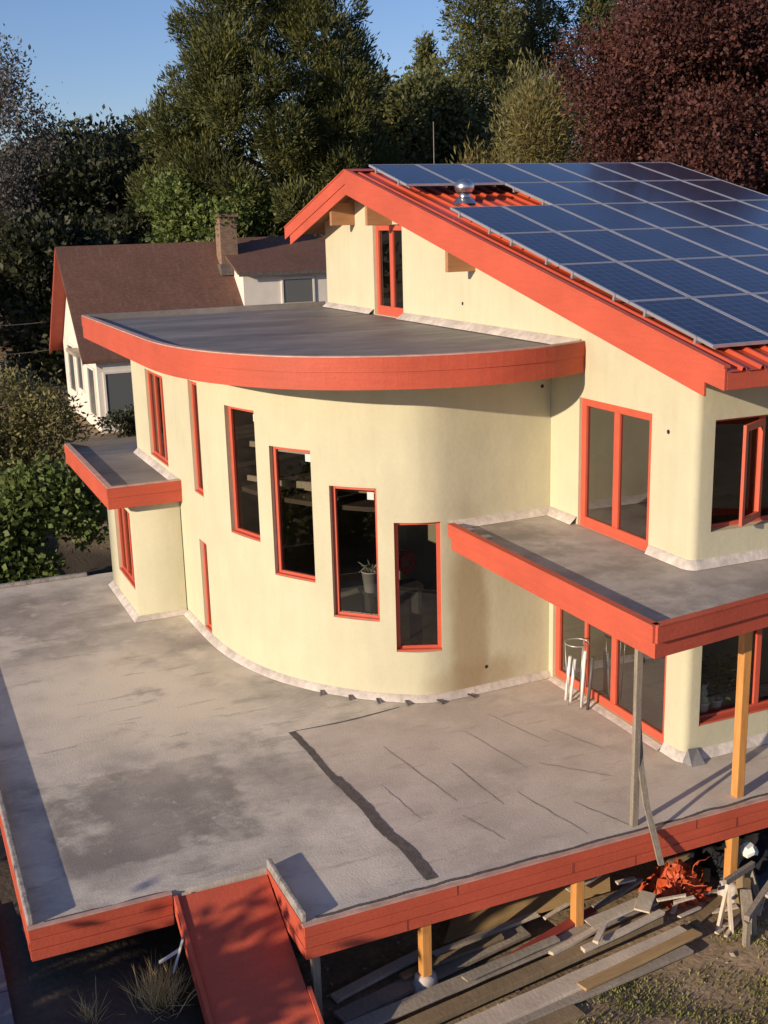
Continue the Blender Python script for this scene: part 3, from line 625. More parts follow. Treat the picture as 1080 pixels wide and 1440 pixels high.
# bay on the tower's far side with its own flat roof
bay_line = [(-4.99, 13.25), (-6.05, 13.25), (-6.05, 10.42), (-5.02, 10.42)]
bS = polyline_s(bay_line)
bay_hole = [(bS[1] + 13.25 - 12.35, bS[1] + 13.25 - 10.6, 0.62, 2.3)]
o = wall_sheet('wall', bay_line, -0.02, lambda x, y: 2.56, bay_hole, M['stucco'], house, 0.2); o['label'] = 'small bay below the flat roof'
window((-6.05, 12.35), (-6.05, 10.6), 0.62, 2.3, 0.07, 0.09, [(0.33, 0.1), (0.66, 0.1)], label='bay window')
cant('base_flashing', bay_line[1:], 0, 0.1, 0.13, house)
be = [(-6.5, 15.75), (-6.5, 10.24), (-5.0, 10.24)]
mem = MB(); mem.prism([(-6.45, 15.7), (-6.45, 10.29), (-5.0, 10.29), (-5.0, 14.45), (-4.7, 14.45), (-4.7, 15.7)], 2.60, 2.86); o = mem.build('bay_roof', M['membrane'], house); o['label'] = 'little flat roof over the bay'
fascia_two(be, 2.96, 0.20, 0.24, house)
bk = MB(); bk.box(-6.5, -4.7, 15.71, 15.80, 2.5, 2.98); bk.build('parapet', M['membrane'], house)
pp = MB(); pp.strip(offset(be, -0.07), 2.862, 2.96, 0.068); pp.build('parapet', M['membrane'], house)
sb = MB(); sb.box(-6.44, -5.01, 10.30, 15.69, 2.53, 2.597); sb.build('soffit', M['soffit'], house)
cant('base_flashing', [(-5.02, 14.3), (-5.01, 12.4), (-5.0, 10.3)], 2.86, 0.11, 0.13, house)

# ------------------------------------------------------------------ terrace
deck = thing('terrace', (0, 0, 0), 'broad raised concrete terrace with red board edge around the house', 'terrace')
dp = [(-9.6, 14.25), (-9.6, -0.04), (-7.9, -0.04), (-6.6, -0.04), (-6.6, -1.43), (8.4, -1.43), (8.4, 14.25)]
s = MB(); s.prism(dp, -0.2, 0.0); s.build('slab', M['concrete'], deck)
def deck_edge(line, n, z1=0.0, bh=0.145):
    zz = z1
    for k in range(n):
        b = MB(); b.strip(offset(line, -0.006 * (k % 2)), zz - bh, zz - 0.011, 0.045); b.build('edge_board', M['red'], deck, bevel=0.005); zz -= bh
deck_edge([(-9.6, 14.25), (-9.6, -0.04)], 3); deck_edge([(-9.64, -0.04), (-7.9, -0.04)], 3)
deck_edge([(-6.6, -0.04), (-6.6, -1.43)], 3, bh=0.15); deck_edge([(-6.64, -1.43), (8.4, -1.43)], 3, bh=0.15)
c = MB()
for k, (xj, row) in enumerate([(-4.6, 0), (-2.9, 1), (-5.3, 2), (-0.9, 0), (-0.2, 1), (-1.9, 2)]):
    c.box(xj - 0.003, xj + 0.003, -1.4790, -1.4765, -0.15 * row - 0.139, -0.15 * row - 0.002)
c.build('joint', M['hole'], deck)
c = MB(); c.strip([(-9.66, -0.03), (-7.9, -0.03)], 0.002, 0.02, 0.07); c.build('drip_edge', M['cap'], deck)
c = MB(); c.strip([(-6.66, -1.42), (8.4, -1.42)], 0.002, 0.02, 0.07); c.build('drip_edge', M['cap'], deck)
c = MB()
c.box(-9.645, -9.565, -0.02, 14.2, 0.001, 0.15); c.build('curb', M['curb'], deck, bevel=0.02)
c = MB(); c.box(-6.645, -6.575, -1.40, -0.03, 0.001, 0.135); c.build('curb', M['curb'], deck, bevel=0.02)
c = MB(); c.box(-9.52, -6.5, 14.16, 14.28, 0.001, 0.09); c.build('curb', M['curb'], deck, bevel=0.015)
s = MB()
def ribbon(mb, pts, wd, z, seed):
    rg = random.Random(seed); L_ = []; R_ = []
    P = catmull(pts, 8)
    for i, p in enumerate(P):
        a = Vector(P[max(i - 1, 0)]); b = Vector(P[min(i + 1, len(P) - 1)]); d = (b - a).normalized(); n = Vector((d.y, -d.x))
        k = 0.35 + 0.65 * math.sin(math.pi * min(1, max(0.0, (i + 0.3) / len(P)))) if wd < 0.05 else 1
        w1 = wd * k * rg.uniform(0.45, 0.55); w2 = wd * k * rg.uniform(0.42, 0.58)
        L_.append((p[0] + n.x * w1, p[1] + n.y * w1, z)); R_.append((p[0] - n.x * w2, p[1] - n.y * w2, z))
    n = len(P); mb.add(L_ + R_, [[i, n + i, n + i + 1, i + 1] for i in range(n - 1)])
ribbon(s, [(-4.98, 3.72), (-4.95, 2.9), (-4.96, 2.2), (-4.93, 1.7)], 0.12, 0.004, 1); ribbon(s, [(-4.94, 1.9), (-4.87, 0.9), (-4.89, 0.2), (-4.82, -0.4), (-4.83, -1.22)], 0.165, 0.008, 3)
s.build('seam', M['seam'], deck)
s = MB(); ribbon(s, [(-4.92, 3.72), (-4.2, 3.70), (-3.6, 3.74), (-3.0, 3.82)], 0.045, 0.005, 2); s.build('seam', M['seam'], deck)
s = MB()
rgc = random.Random(21)
for k, (a, b, wd) in enumerate([((-3.86, 2.55), (-3.62, 0.45), 0.028), ((-3.15, 1.55), (-3.08, 0.05), 0.032), ((-3.74, 0.05), (-3.52, -0.78), 0.03), ((-2.45, 2.5), (-2.2, 0.9), 0.018),
                          ((-1.95, 0.95), (-1.22, 0.1), 0.035), ((-2.72, 0.3), (-2.45, -1.15), 0.03), ((-1.8, 2.9), (-1.45, 1.5), 0.018), ((-2.15, -0.3), (-1.8, -1.25), 0.03), ((-4.4, 1.4), (-4.3, 0.2), 0.018), ((-1.15, 1.9), (-0.8, 0.9), 0.02)]):
    n_ = 7; pts = [(a[0] + (b[0] - a[0]) * i / n_ + rgc.gauss(0, 0.006), a[1] + (b[1] - a[1]) * i / n_ + rgc.gauss(0, 0.008)) for i in range(n_ + 1)]
    ribbon(s, pts, wd * 0.75, 0.004, 10 + k)
s.build('crack', M['crack'], deck)
s = MB()
for k, (xa, xb, y) in enumerate([(-9.45, -7.95, -0.0), (-6.45, 1.2, -1.36)]):
    n_ = int((xb - xa) * 4); ribbon(s, [(xa + (xb - xa) * i / n_, y + rgc.gauss(0, 0.012)) for i in range(n_ + 1)], 0.055, 0.0045, 60 + k)
s.build('seam', M['seam'], deck)
# joists and foundation below the terrace
s = MB(); s.box(-9.3, 8.3, 1.7, 1.9, -1.9, -0.21); s.box(-9.3, -9.1, 1.9, 14.1, -1.9, -0.21); s.box(-9.3, 8.3, 14.0, 14.19, -1.9, -0.21); s.build('foundation_wall', M['found'], deck)
for y in (-1.2, 0.3): 
    s = MB(); s.box(-6.5, 8.3, y - 0.06, y + 0.06, -0.42, -0.203); s.build('joist', M['brown_board'], deck)
s = MB(); s.box(-6.52, -6.42, -1.36, -1.26, -1.75, -0.43); s.build('leg', M['greywood'], deck, bevel=0.006)

# ramp
ramp = thing('entry_ramp', (-7.25, -3, -1.6), 'red painted plank ramp sloping down from the terrace notch', 'ramp')
def rz(y): return -0.02 + (y + 0.05) * 0.55
s = MB(); s.xprism([(-0.10, rz(-0.10)), (-0.10, rz(-0.10) - 0.08), (-3.3, rz(-3.3) - 0.08), (-3.3, rz(-3.3))], -7.83, -6.66); s.build('ramp_board', M['red'], ramp, bevel=0.004)
for x0, x1 in ((-7.89, -7.835), (-6.655, -6.60)):
    y0 = -0.12 if x0 < -7 else -1.50
    s = MB(); s.xprism([(y0, rz(y0) + (0.05 if x0 < -7 else 0.03)), (y0, rz(y0) - 0.22), (-3.3, rz(-3.3) - 0.22), (-3.3, rz(-3.3) + 0.04)], x0, x1); s.build('ramp_stringer', M['red'], ramp, bevel=0.006)

# ------------------------------------------------------------------ posts
def post(x, y, z0, z1, w_, material, label, name='timber_post', pier=True, cat='post', group='honey coloured timber posts'):
    t = thing(name, (x, y, z0), label, cat, group)
    s = MB(); s.box(x - w_ / 2, x + w_ / 2, y - w_ / 2, y + w_ / 2, z0 + (0.27 if pier else 0), z1); s.build('shaft', M[material], t, bevel=0.012)
    if pier:
        s = MB(); s.lathe([(0.19, -0.3), (0.17, 0.1), (0.14, 0.25), (0.0, 0.262)], (x, y, z0), 14); s.build('pier', M['flash'], t)
    return t
post(-4.94, -1.2, -1.62, -0.425, 0.14, 'oak', 'short honey coloured post under the terrace edge nearest the ramp')
post(-2.64, -1.2, -1.62, -0.425, 0.14, 'oak', 'short honey coloured post under the terrace edge beside the lumber pile')
post(-0.02, -1.2, -1.62, -0.425, 0.14, 'oak', 'short honey coloured post under the terrace edge behind the junk heap')
t = post(0.03, -1.2, 0.0, 2.69, 0.135, 'oak', 'tall honey coloured post standing on the terrace under the canopy roof', pier=False)
t = thing('weathered_post', (-1.77, -1.24, 0), 'tall grey weathered post holding up the canopy roof corner', 'post')
s = MB(); s.box(-1.82, -1.72, -1.27, -1.20, 0.002, 2.69); s.build('shaft', M['greywood'], t, bevel=0.008)
t = thing('leaning_board', (-1.70, -1.55, -0.35), 'curved grey board leaning against the weathered post and hanging over the red edge', 'board')
P = [(-1.72, -1.165, 2.66), (-1.715, -1.17, 1.6), (-1.70, -1.25, 0.9), (-1.69, -1.40, 0.35), (-1.66, -1.56, -0.05), (-1.63, -1.68, -0.40)]
s = MB(); n = 0
for i, p in enumerate(P):
    s.v += [(p[0] - 0.045, p[1] - 0.012, p[2]), (p[0] + 0.045, p[1] - 0.012, p[2]), (p[0] + 0.045, p[1] + 0.02, p[2] + 0.01), (p[0] - 0.045, p[1] + 0.02, p[2] + 0.01)]
for i in range(len(P) - 1):
    for k in range(4): s.f.append([i * 4 + k, i * 4 + (k + 1) % 4, (i + 1) * 4 + (k + 1) % 4, (i + 1) * 4 + k]); s.sm.append(False)
s.f += [[3, 2, 1, 0], [20, 21, 22, 23]]; s.sm += [False, False]
s.build('shaft', M['greywood'], t)

# ------------------------------------------------------------------ solar panels
slope = math.atan(0.25)
PW, PL = 1.118, 1.957
ROWN = ['top', 'second', 'third', 'fourth', 'fifth', 'bottom']; COLN = ['first', 'second', 'third', 'fourth', 'fifth', 'sixth', 'seventh']
proto = None
y_top = 11.12
for r_ in range(6):
    for c_ in range(7):
        if r_ == 1 and c_ < 2: continue
        x = -0.40 + PW * (c_ + 0.5); y = 10.63 - PL * math.cos(slope) * (r_ + 0.5); z = 6.555 + 0.25 * y
        lab = 'dark blue solar panel, %s in the %s row counting from the gable edge' % (COLN[c_], ROWN[r_])
        if proto is None:
            t = thing('solar_panel', (0, 0, 0), lab, 'solar panel', 'solar panels on the red metal roof')
            s = MB(); hw, hl, b = PW / 2 - 0.008, PL / 2 - 0.008, 0.032
            s.box(-hw, -hw + b, -hl, hl, 0, 0.042); s.box(hw - b, hw, -hl, hl, 0, 0.042); s.box(-hw + b, hw - b, -hl, -hl + b, 0, 0.0415); s.box(-hw + b, hw - b, hl - b, hl, 0, 0.0415)
            fr = s.build('frame', M['alu'], t)
            s = MB(); s.box(-hw + b, hw - b, -hl + b, hl - b, 0.012, 0.036); ce_ = s.build('cells', M['cells'], t)
            s = MB()
            for px in (-hw + 0.15, hw - 0.15): s.box(px - 0.025, px + 0.025, -hl + 0.1, hl - 0.1, -0.06, -0.001)
            for py in (-0.62, 0.55): s.box(-hw - 0.004, hw + 0.004, py - 0.02, py + 0.02, -0.05, -0.002); s.box(-hw - 0.024, -hw - 0.005, py - 0.022, py + 0.022, -0.06, 0.046)
            rl = s.build('rail', M['alu'], t)
            proto = (t, [fr, ce_, rl])
        else:
            t = proto[0].copy(); COL.objects.link(t); t['label'] = lab
            for q in proto[1]:
                k = q.copy(); COL.objects.link(k); k.parent = t
        t.location = (x, y, z); t.rotation_euler = (slope, 0, 0)
vx, vy = 0.66, 8.25; vz = roof_z(vy)
t = thing('roof_vent', (vx, vy, vz), 'shiny metal hooded flue in the gap between the solar panels', 'vent')
s = MB(); s.tube([(vx, vy, vz - 0.1), (vx, vy, vz + 0.26)], 0.115, 16); s.build('pipe', M['steel'], t)
s = MB(); s.lathe([(0.16, 0.2), (0.2, 0.26), (0.2, 0.33), (0.17, 0.40), (0.09, 0.45), (0, 0.46)], (vx, vy, vz), 18); s.build('hood', M['steel'], t)
s = MB(); s.lathe([(0.26, -0.02), (0.2, 0.05), (0.12, 0.11)], (vx, vy, vz), 16); s.build('boot', M['steel'], t)

# ------------------------------------------------------------------ small things about the house
def single(name, mb, m_, label, cat, group=None, bevel=0.0):
    return tag(mb.build(name, M[m_], bevel=bevel), label, cat, group)
for k, (p, q, mt_, lab) in enumerate([((-0.30, 2.80, 0.0), (-0.25, 2.76, 0.80), 'white_pipe', 'white pipe leaning by the terrace door, farthest from the hoop wire'),
                                      ((-0.27, 2.70, 0.0), (-0.22, 2.66, 0.78), 'white_pipe', 'white pipe leaning close beside another short pipe at the terrace door'),
                                      ((-0.24, 2.42, 0.0), (-0.20, 2.38, 1.02), 'white_pipe', 'taller white pipe standing under the wire hoop at the terrace door'),
                                      ((-0.20, 2.28, 0.0), (-0.14, 2.24, 0.95), 'dark_pipe', 'dark grey pipe leaning at the terrace door beside the tall white pipe')]):
    s = MB(); s.tube([p, q], 0.028, 10); single('pipe', s, mt_, lab, 'pipe', 'pipes leaning at the terrace door')
s = MB(); ring = [(-0.3 + 0.2 * math.cos(a), 2.48 + 0.2 * math.sin(a), 1.15) for a in [i * math.pi / 10 for i in range(21)]]
s.tube(ring, 0.011, 6)
for a in (0.4, 2.5, 4.6): s.tube([(-0.3 + 0.2 * math.cos(a), 2.48 + 0.2 * math.sin(a), 1.15), (-0.3 + 0.13 * math.cos(a), 2.48 + 0.13 * math.sin(a), 0.002)], 0.007, 5)
single('wire_hoop', s, 'wire', 'thin wire plant hoop on three legs at the terrace door', 'plant support')
# indoors
s = MB(); s.box(-3.1, -2.0, 4.8, 5.3, 1.70, 1.76); s.box(-3.05, -2.98, 4.85, 5.25, 0.0, 1.70); s.box(-2.12, -2.05, 4.85, 5.25, 0.0, 1.70)
single('work_bench', s, 'dark_pipe', 'tall dark trestle behind the third slim window', 'trestle')
t = thing('bucket', (-2.98, 4.95, 1.762), 'white bucket of plants behind the third slim window', 'bucket')
s = MB(); s.lathe([(0, 0.0), (0.12, 0.0), (0.165, 0.36), (0.175, 0.36), (0.175, 0.38), (0.155, 0.38), (0.11, 0.02), (0, 0.02)], (-2.98, 4.95, 1.762), 20); s.build('pail', M['white_pipe'], t)
s = MB()
for k in range(14):
    a = k * 0.45 * math.pi; s.tube([(-2.98, 4.95, 2.08), (-2.98 + 0.1 * math.cos(a), 4.95 + 0.1 * math.sin(a), 2.22), (-2.98 + 0.22 * math.cos(a), 4.95 + 0.22 * math.sin(a), 2.22 + 0.1 * math.sin(k))], [0.012, 0.014, 0.004], 5)
s.build('stems', M['cactus'], t)
t = thing('cord_reel', (-2.60, 4.3, 2.2), 'red tangle of cord hanging behind the lowest slim window', 'cord')
s = MB(); pts = []
for k in range(60):
    a = k * 0.9; pts.append((-2.60 + 0.13 * math.cos(a) + 0.04 * math.sin(k * 1.7), 4.27 + 0.05 * math.sin(a * 0.7), 2.42 + 0.16 * math.sin(a) + 0.05 * math.cos(k * 2.1)))
s.tube(pts, 0.02, 6); s.build('cord', M['redplastic'], t)
s = MB(); s.tube([(-2.60, 4.29, 2.56), (-2.58, 4.36, 3.3)], 0.006, 5); s.build('hanger', M['wire'], t)
s = MB(); s.box(0.3, 2.7, 0.24, 0.56, 0.50, 0.54); s.box(0.32, 0.4, 0.26, 0.5, 0.0, 0.5); s.box(2.6, 2.68, 0.26, 0.5, 0.0, 0.5)
single('plant_shelf', s, 'dark_pipe', 'dark plant shelf behind the lower window', 'shelf')
def pot(x, y, z, r, h, kind, lab):
    t = thing('potted_plant', (x, y, z), lab, 'potted plant', 'potted plants behind the lower window')
    s = MB(); s.lathe([(0, 0), (r * 0.75, 0), (r, h), (r * 1.1, h), (r * 1.1, h * 1.12), (r * 0.9, h * 1.12), (r * 0.85, h * 0.95), (0, h * 0.95)], (x, y, z), 18); s.build('pot', M['terracotta'], t)
    s = MB(); rg = random.Random(int(x * 100))
    if kind == 'cactus':
        for k in range(9):
            a = k * 0.7; q = (x + r * 0.55 * math.cos(a) * (k > 0), y + r * 0.5 * math.sin(a) * (k > 0), z + h)
            hh = rg.uniform(0.16, 0.34); s.tube([q, (q[0] + rg.uniform(-.05, .05), q[1], q[2] + hh * 0.6), (q[0] + rg.uniform(-.09, .09), q[1] + rg.uniform(-.04, .04), q[2] + hh)], [0.035, 0.045, 0.015], 8)
        s.build('stems', M['cactus'], t)
    else:
        for k in range(70):
            a = rg.uniform(0, 6.28); rr_ = rg.uniform(0.03, 0.3); zz = z + h + rg.uniform(0.1, 0.75); c = Vector((x + rr_ * math.cos(a), y + rr_ * 0.6 * math.sin(a), zz))
            d = Vector((math.cos(a), math.sin(a), rg.uniform(-.3, .6))).normalized() * 0.13; n = d.cross(Vector((0, 0, 1))).normalized() * 0.045
            s.quad(c, c + d * .5 + n, c + d, c + d * .5 - n)
        s.tube([(x, y, z + h * 0.9), (x, y, z + h + 0.7)], 0.015, 6)
        s.build('leaves', M['bush'], t)
pot(0.62, 0.35, 0.542, 0.10, 0.17, 'cactus', 'pale pot of clustered cactus stems nearest the house corner')
pot(0.92, 0.39, 0.542, 0.09, 0.14, 'leafy', 'leafy plant in a pale pot left of the post in the lower window')
pot(1.55, 0.35, 0.542, 0.09, 0.15, 'cactus', 'pale pot of cactus stems right of the post in the lower window')

# ------------------------------------------------------------------ lumber and junk below the terrace edge
def plank(p, q, wd, th_, m_, label, name='plank', roll=0.0, group='boards lying along the terrace edge'):
    s = MB(); p = Vector(p); q = Vector(q); d = (q - p).normalized(); n_ = max(2, int((q - p).length / 0.35)); rg = random.Random(label + str(p.x))
    sd_ = d.cross(Vector((0, 0, 1)))
    if sd_.length < 0.2: sd_ = d.cross(Vector((0, 1, 0)))
    sd_.normalize(); u = sd_.cross(d); bow = rg.uniform(-0.02, 0.02); tw = rg.uniform(-0.09, 0.09); vs = []; fs = []
    for i in range(n_ + 1):
        t = i / n_; c = p.lerp(q, t) + sd_ * (bow * 4 * t * (1 - t) * min(1, (q - p).length)) + u * rg.uniform(-0.003, 0.003); an = tw * (t - 0.5)
        a_ = sd_ * math.cos(an) + u * math.sin(an); b_ = u * math.cos(an) - sd_ * math.sin(an)
        for ca, cb in ((-1, -1), (1, -1), (1, 1), (-1, 1)):
            ex = d * (rg.uniform(-0.03, 0.03) if i in (0, n_) else 0)
            vs.append(c + a_ * ca * wd / 2 * rg.uniform(0.97, 1.03) + b_ * cb * th_ / 2 + ex * (1 if ca > 0 else 0.2))
    for i in range(n_):
        for k in range(4): fs.append([i * 4 + k, i * 4 + (k + 1) % 4, i * 4 + 4 + (k + 1) % 4, i * 4 + 4 + k])
    fs += [[3, 2, 1, 0], [n_ * 4 + k for k in range(4)]]; s.add(vs, fs)
    return single(name, s, m_, label, 'board', group, bevel=0.006)
G = -1.60
plank((-5.7, -2.28, G + 0.07), (-1.25, -1.80, G + 0.13), 0.30, 0.05, 'pale_board', 'long pale board nearest the grass, outermost of the lumber')
plank((-6.3, -2.42, G + 0.03), (-1.42, -2.02, G + 0.07), 0.22, 0.05, 'grey_board', 'long grey board on the ground beneath the outermost pale board')
plank((-6.4, -2.02, G + 0.12), (-1.52, -1.50, G + 0.26), 0.20, 0.10, 'brown_board', 'thick brown beam between the outermost pale board and the grey wide board')
plank((-6.3, -1.72, G + 0.20), (-1.40, -1.22, G + 0.34), 0.24, 0.035, 'grey_board', 'wide light grey board with a pale far end on the brown beam')
plank((-2.55, -1.34, G + 0.365), (-1.62, -1.24, G + 0.385), 0.20, 0.025, 'pale_board', 'short whitish offcut on the far end of the wide grey board', group='offcuts on the lumber')
plank((-3.9, -1.48, G + 0.28), (-2.28, -1.10, G + 0.36), 0.14, 0.06, 'red_board', 'dark red painted board lying beside the lumber post')
plank((-3.3, -1.57, G + 0.275), (-2.1, -1.33, G + 0.34), 0.09, 0.05, 'pale_board', 'cream board lying against the red painted board')
plank((-6.2, -1.30, G + 0.06), (-3.2, -0.78, G + 0.12), 0.26, 0.06, 'grey_board', 'grey board in the shade behind the lumber near the first post')
plank((-4.6, -0.75, G + 0.14), (-2.9, -0.62, G + 0.20), 0.10, 0.05, 'pale_board', 'pale stick lying across the front of the plywood')
plank((-6.1, -0.9, G + 0.05), (-4.7, -0.55, G + 0.06), 0.16, 0.05, 'pale_board', 'short pale board in the deep shade near the ramp')
plank((-2.4, -0.62, G + 0.42), (-1.55, -0.38, G + 0.47), 0.14, 0.03, 'pale_board', 'white offcut lying on the plywood right of the lumber post', group='offcuts on the lumber')
s = MB(); s.add([(-4.35, -0.55, G + 0.12), (-1.75, -0.70, G + 0.30), (-1.15, 0.25, G + 0.42), (-3.5, 0.55, G + 0.22), (-4.35, -0.55, G + 0.10), (-1.75, -0.70, G + 0.28), (-1.15, 0.25, G + 0.40), (-3.5, 0.55, G + 0.20)],
               [[0, 1, 2, 3], [7, 6, 5, 4], [0, 4, 5, 1], [1, 5, 6, 2], [2, 6, 7, 3], [3, 7, 4, 0]]); single('plywood_sheet', s, 'plywood', 'large tan plywood sheet lying under the terrace beside the lumber post', 'plywood', 'plywood sheets under the terrace')
s = MB(); s.add([(-3.4, -0.10, G + 0.30), (-1.35, -0.25, G + 0.44), (-1.0, 0.45, G + 0.52), (-2.9, 0.75, G + 0.36), (-3.4, -0.10, G + 0.28), (-1.35, -0.25, G + 0.42), (-1.0, 0.45, G + 0.50), (-2.9, 0.75, G + 0.34)],
               [[0, 1, 2, 3], [7, 6, 5, 4], [0, 4, 5, 1], [1, 5, 6, 2], [2, 6, 7, 3], [3, 7, 4, 0]]); single('plywood_sheet', s, 'plywood', 'smaller tan plywood sheet lying on top of the large one', 'plywood', 'plywood sheets under the terrace')
for k, (p, q, wd, th_, m_, lab) in enumerate([
    ((-4.6, -1.62, G + 0.33), (-3.1, -1.44, G + 0.37), 0.12, 0.04, 'grey_board', 'grey stick lying on the wide grey board beneath the first post'),
    ((-5.2, -1.02, G + 0.17), (-3.6, -0.86, G + 0.20), 0.12, 0.05, 'brown_board', 'brown stick on the shaded grey board behind the lumber'),
    ((-3.2, -2.16, G + 0.125), (-1.18, -1.92, G + 0.19), 0.16, 0.04, 'plywood', 'tan strip lying on the outermost pale board at its far end'),
    ((-5.9, -2.62, G + 0.03), (-3.4, -2.42, G + 0.04), 0.20, 0.04, 'brown_board', 'brown board half buried before the outermost pale board'),
    ((-2.9, -1.75, G + 0.33), (-1.5, -1.56, G + 0.37), 0.10, 0.05, 'pale_board', 'narrow pale batten on the thick brown beam near its far end'),
    ((-1.75, -1.45, G + 0.40), (-1.42, -1.15, G + 0.42), 0.22, 0.03, 'pale_board', 'squarish whitish offcut overhanging the end of the lumber'),
    ((-2.2, -0.95, G + 0.28), (-1.25, -0.72, G + 0.34), 0.09, 0.05, 'grey_board', 'short grey stick between the red board and the orange netting'),
    ((-0.95, -1.55, G + 0.02), (-0.15, -1.25, G + 0.05), 0.14, 0.04, 'brown_board', 'brown board lying flat before the orange netting'),
    ((-0.3, -2.75, G + 0.02), (0.55, -2.62, G + 0.03), 0.05, 0.03, 'grey_board', 'thin grey stick lying in the grass before the rough frame')]):
    plank(p, q, wd, th_, m_, lab)
rgs = random.Random(77)
for k in range(16):
    x = rgs.uniform(-3.6, 0.2); y = rgs.uniform(-1.9, -0.5); a = rgs.uniform(-0.5, 0.9); l = rgs.uniform(0.18, 0.5); zz = G + (0.03 if x > -1.2 or y < -2 else 0.40) + rgs.uniform(0, 0.03)
    plank((x, y, zz), (x + l * math.cos(a), y + l * math.sin(a), zz + rgs.uniform(-0.02, 0.05)), rgs.uniform(0.05, 0.11), 0.03, rgs.choice(['pale_board', 'pale_board', 'plywood', 'grey_board']), 'small loose wood scrap scattered over the lumber beside the terrace', 'wood_scrap', group='wood scraps among the lumber')
# orange netting heap
s = MB(); rg = random.Random(5)
for k in range(34):
    c = Vector((-0.62 + rg.gauss(0, 0.16), -0.80 + rg.gauss(0, 0.14), G + rg.uniform(0.02, 0.42))); pts = []; d = Vector((rg.uniform(-1, 1), rg.uniform(-1, 1), rg.uniform(-.4, .6))).normalized()
    for j in range(7): pts.append(tuple(c)); d = (d + Vector((rg.uniform(-1, 1), rg.uniform(-1, 1), rg.uniform(-.8, .8))) * 0.55).normalized(); c = c + d * 0.06
    s.tube(pts, 0.008, 5)
nn = 22
def hz(i, j):
    u, v = i / nn - .5, j / nn - .5
    return G + 0.02 + 0.42 * math.exp(-(u * u * 1.2 + v * v) * 9) + 0.07 * math.sin(i * 1.3 + j * .6 + 2 * math.sin(j * .5)) * math.cos(j * 1.1 - i * .4) - 0.12 * (max(abs(u), abs(v)) > .44) + rg.uniform(-.03, .03)
s.add([(-0.62 + 0.95 * (i / nn - .5) + 0.05 * math.sin(j * 1.7) + rg.uniform(-.015, .015), -0.72 + 0.85 * (j / nn - .5) + 0.05 * math.cos(i * 1.4), hz(i, j)) for j in range(nn + 1) for i in range(nn + 1)],
      [[j * (nn + 1) + i, j * (nn + 1) + i + 1, (j + 1) * (nn + 1) + i + 1, (j + 1) * (nn + 1) + i] for j in range(nn) for i in range(nn) if rg.random() > 0.22])
single('safety_netting', s, 'netting', 'crumpled heap of bright orange netting under the terrace edge', 'netting')
# white trestle legs, junk and sheeting to the right of it
def trestle(p, lab, sc=1.0):
    t = thing('saw_trestle', p, lab, 'trestle'); x, y, z = p
    s = MB(); s.beam((x - 0.02, y, z + 0.78 * sc), (x + 0.75 * sc, y + 0.18, z + 0.80 * sc), 0.06, 0.09); s.build('top_rail', M['greywood'], t, bevel=0.005)
    for dx, dy in ((-0.22, -0.12), (-0.05, -0.26), (0.82, 0.02), (0.7, 0.42)):
        s = MB(); a = (x + (0.02 if dx < 0.3 else 0.70 * sc), y + (0.0 if dx < 0.3 else 0.17) + (-.03 if dy < 0 else .03), z + 0.76 * sc); s.beam(a, (x + dx * sc, y + dy * sc, z), 0.045, 0.07); s.build('leg', M['pale_board' if dx < 0 else 'greywood'], t, bevel=0.004)
trestle((-0.55, -1.72, G), 'whitish saw trestle leaning beside the orange netting', 0.85)
plank((-0.60, -2.22, G + 0.40), (0.75, -1.55, G + 0.62), 0.08, 0.09, 'greywood', 'long weathered rail of the rough frame standing in the grass', 'frame_rail', group='pieces of the rough wooden frame')
plank((-0.60, -2.24, G - 0.02), (-0.60, -2.24, G + 0.36), 0.08, 0.08, 'greywood', 'front upright of the rough frame standing in the grass', 'frame_upright', group='pieces of the rough wooden frame')
plank((-0.36, -2.12, G - 0.02), (-0.38, -2.10, G + 0.40), 0.07, 0.07, 'greywood', 'second upright of the rough frame just behind its front upright', 'frame_upright', group='pieces of the rough wooden frame')
plank((-0.30, -1.98, G + 0.02), (-0.22, -1.72, G + 0.48), 0.17, 0.09, 'greywood', 'thick greyish block propped upright among the junk', 'timber_block', group='junk beside the terrace')
plank((-0.75, -2.0, G + 0.03), (-0.25, -1.75, G + 0.09), 0.05, 0.04, 'pale_board', 'thin pale stick on the grass before the greyish block', 'stick', group='junk beside the terrace')
plank((-0.1, -2.05, G + 0.50), (0.75, -1.80, G + 0.56), 0.12, 0.03, 'pale_board', 'pale board lying across the rough frame', group='junk beside the terrace')
plank((0.05, -2.20, G + 0.1), (0.10, -2.14, G + 0.42), 0.05, 0.03, 'white_paint', 'short white strip standing against the rough frame', 'strip', group='junk beside the terrace')
plank((0.0, -1.45, G), (0.02, -1.43, G + 0.55), 0.16, 0.14, 'brown_board', 'dark brown stump of timber below the last post', 'timber_block', group='junk beside the terrace')
s = MB(); nn = 16
hv = lambda i, j: G + 0.18 + 0.36 * math.exp(-((i / nn - .5) ** 2 + (j / nn - .5) ** 2) * 7) + 0.11 * math.sin(i * 1.9 + j * .7) * math.cos(j * 1.3) - 0.25 * (max(abs(i / nn - .5), abs(j / nn - .5)) > .47)
s.add([(0.12 + 1.9 * i / nn, -1.35 + 1.3 * j / nn, hv(i, j)) for j in range(nn + 1) for i in range(nn + 1)], [[j * (nn + 1) + i, j * (nn + 1) + i + 1, (j + 1) * (nn + 1) + i + 1, (j + 1) * (nn + 1) + i] for j in range(nn) for i in range(nn)], True)
single('plastic_sheeting', s, 'tarp', 'crumpled black plastic sheeting heaped beside the last post', 'sheeting')
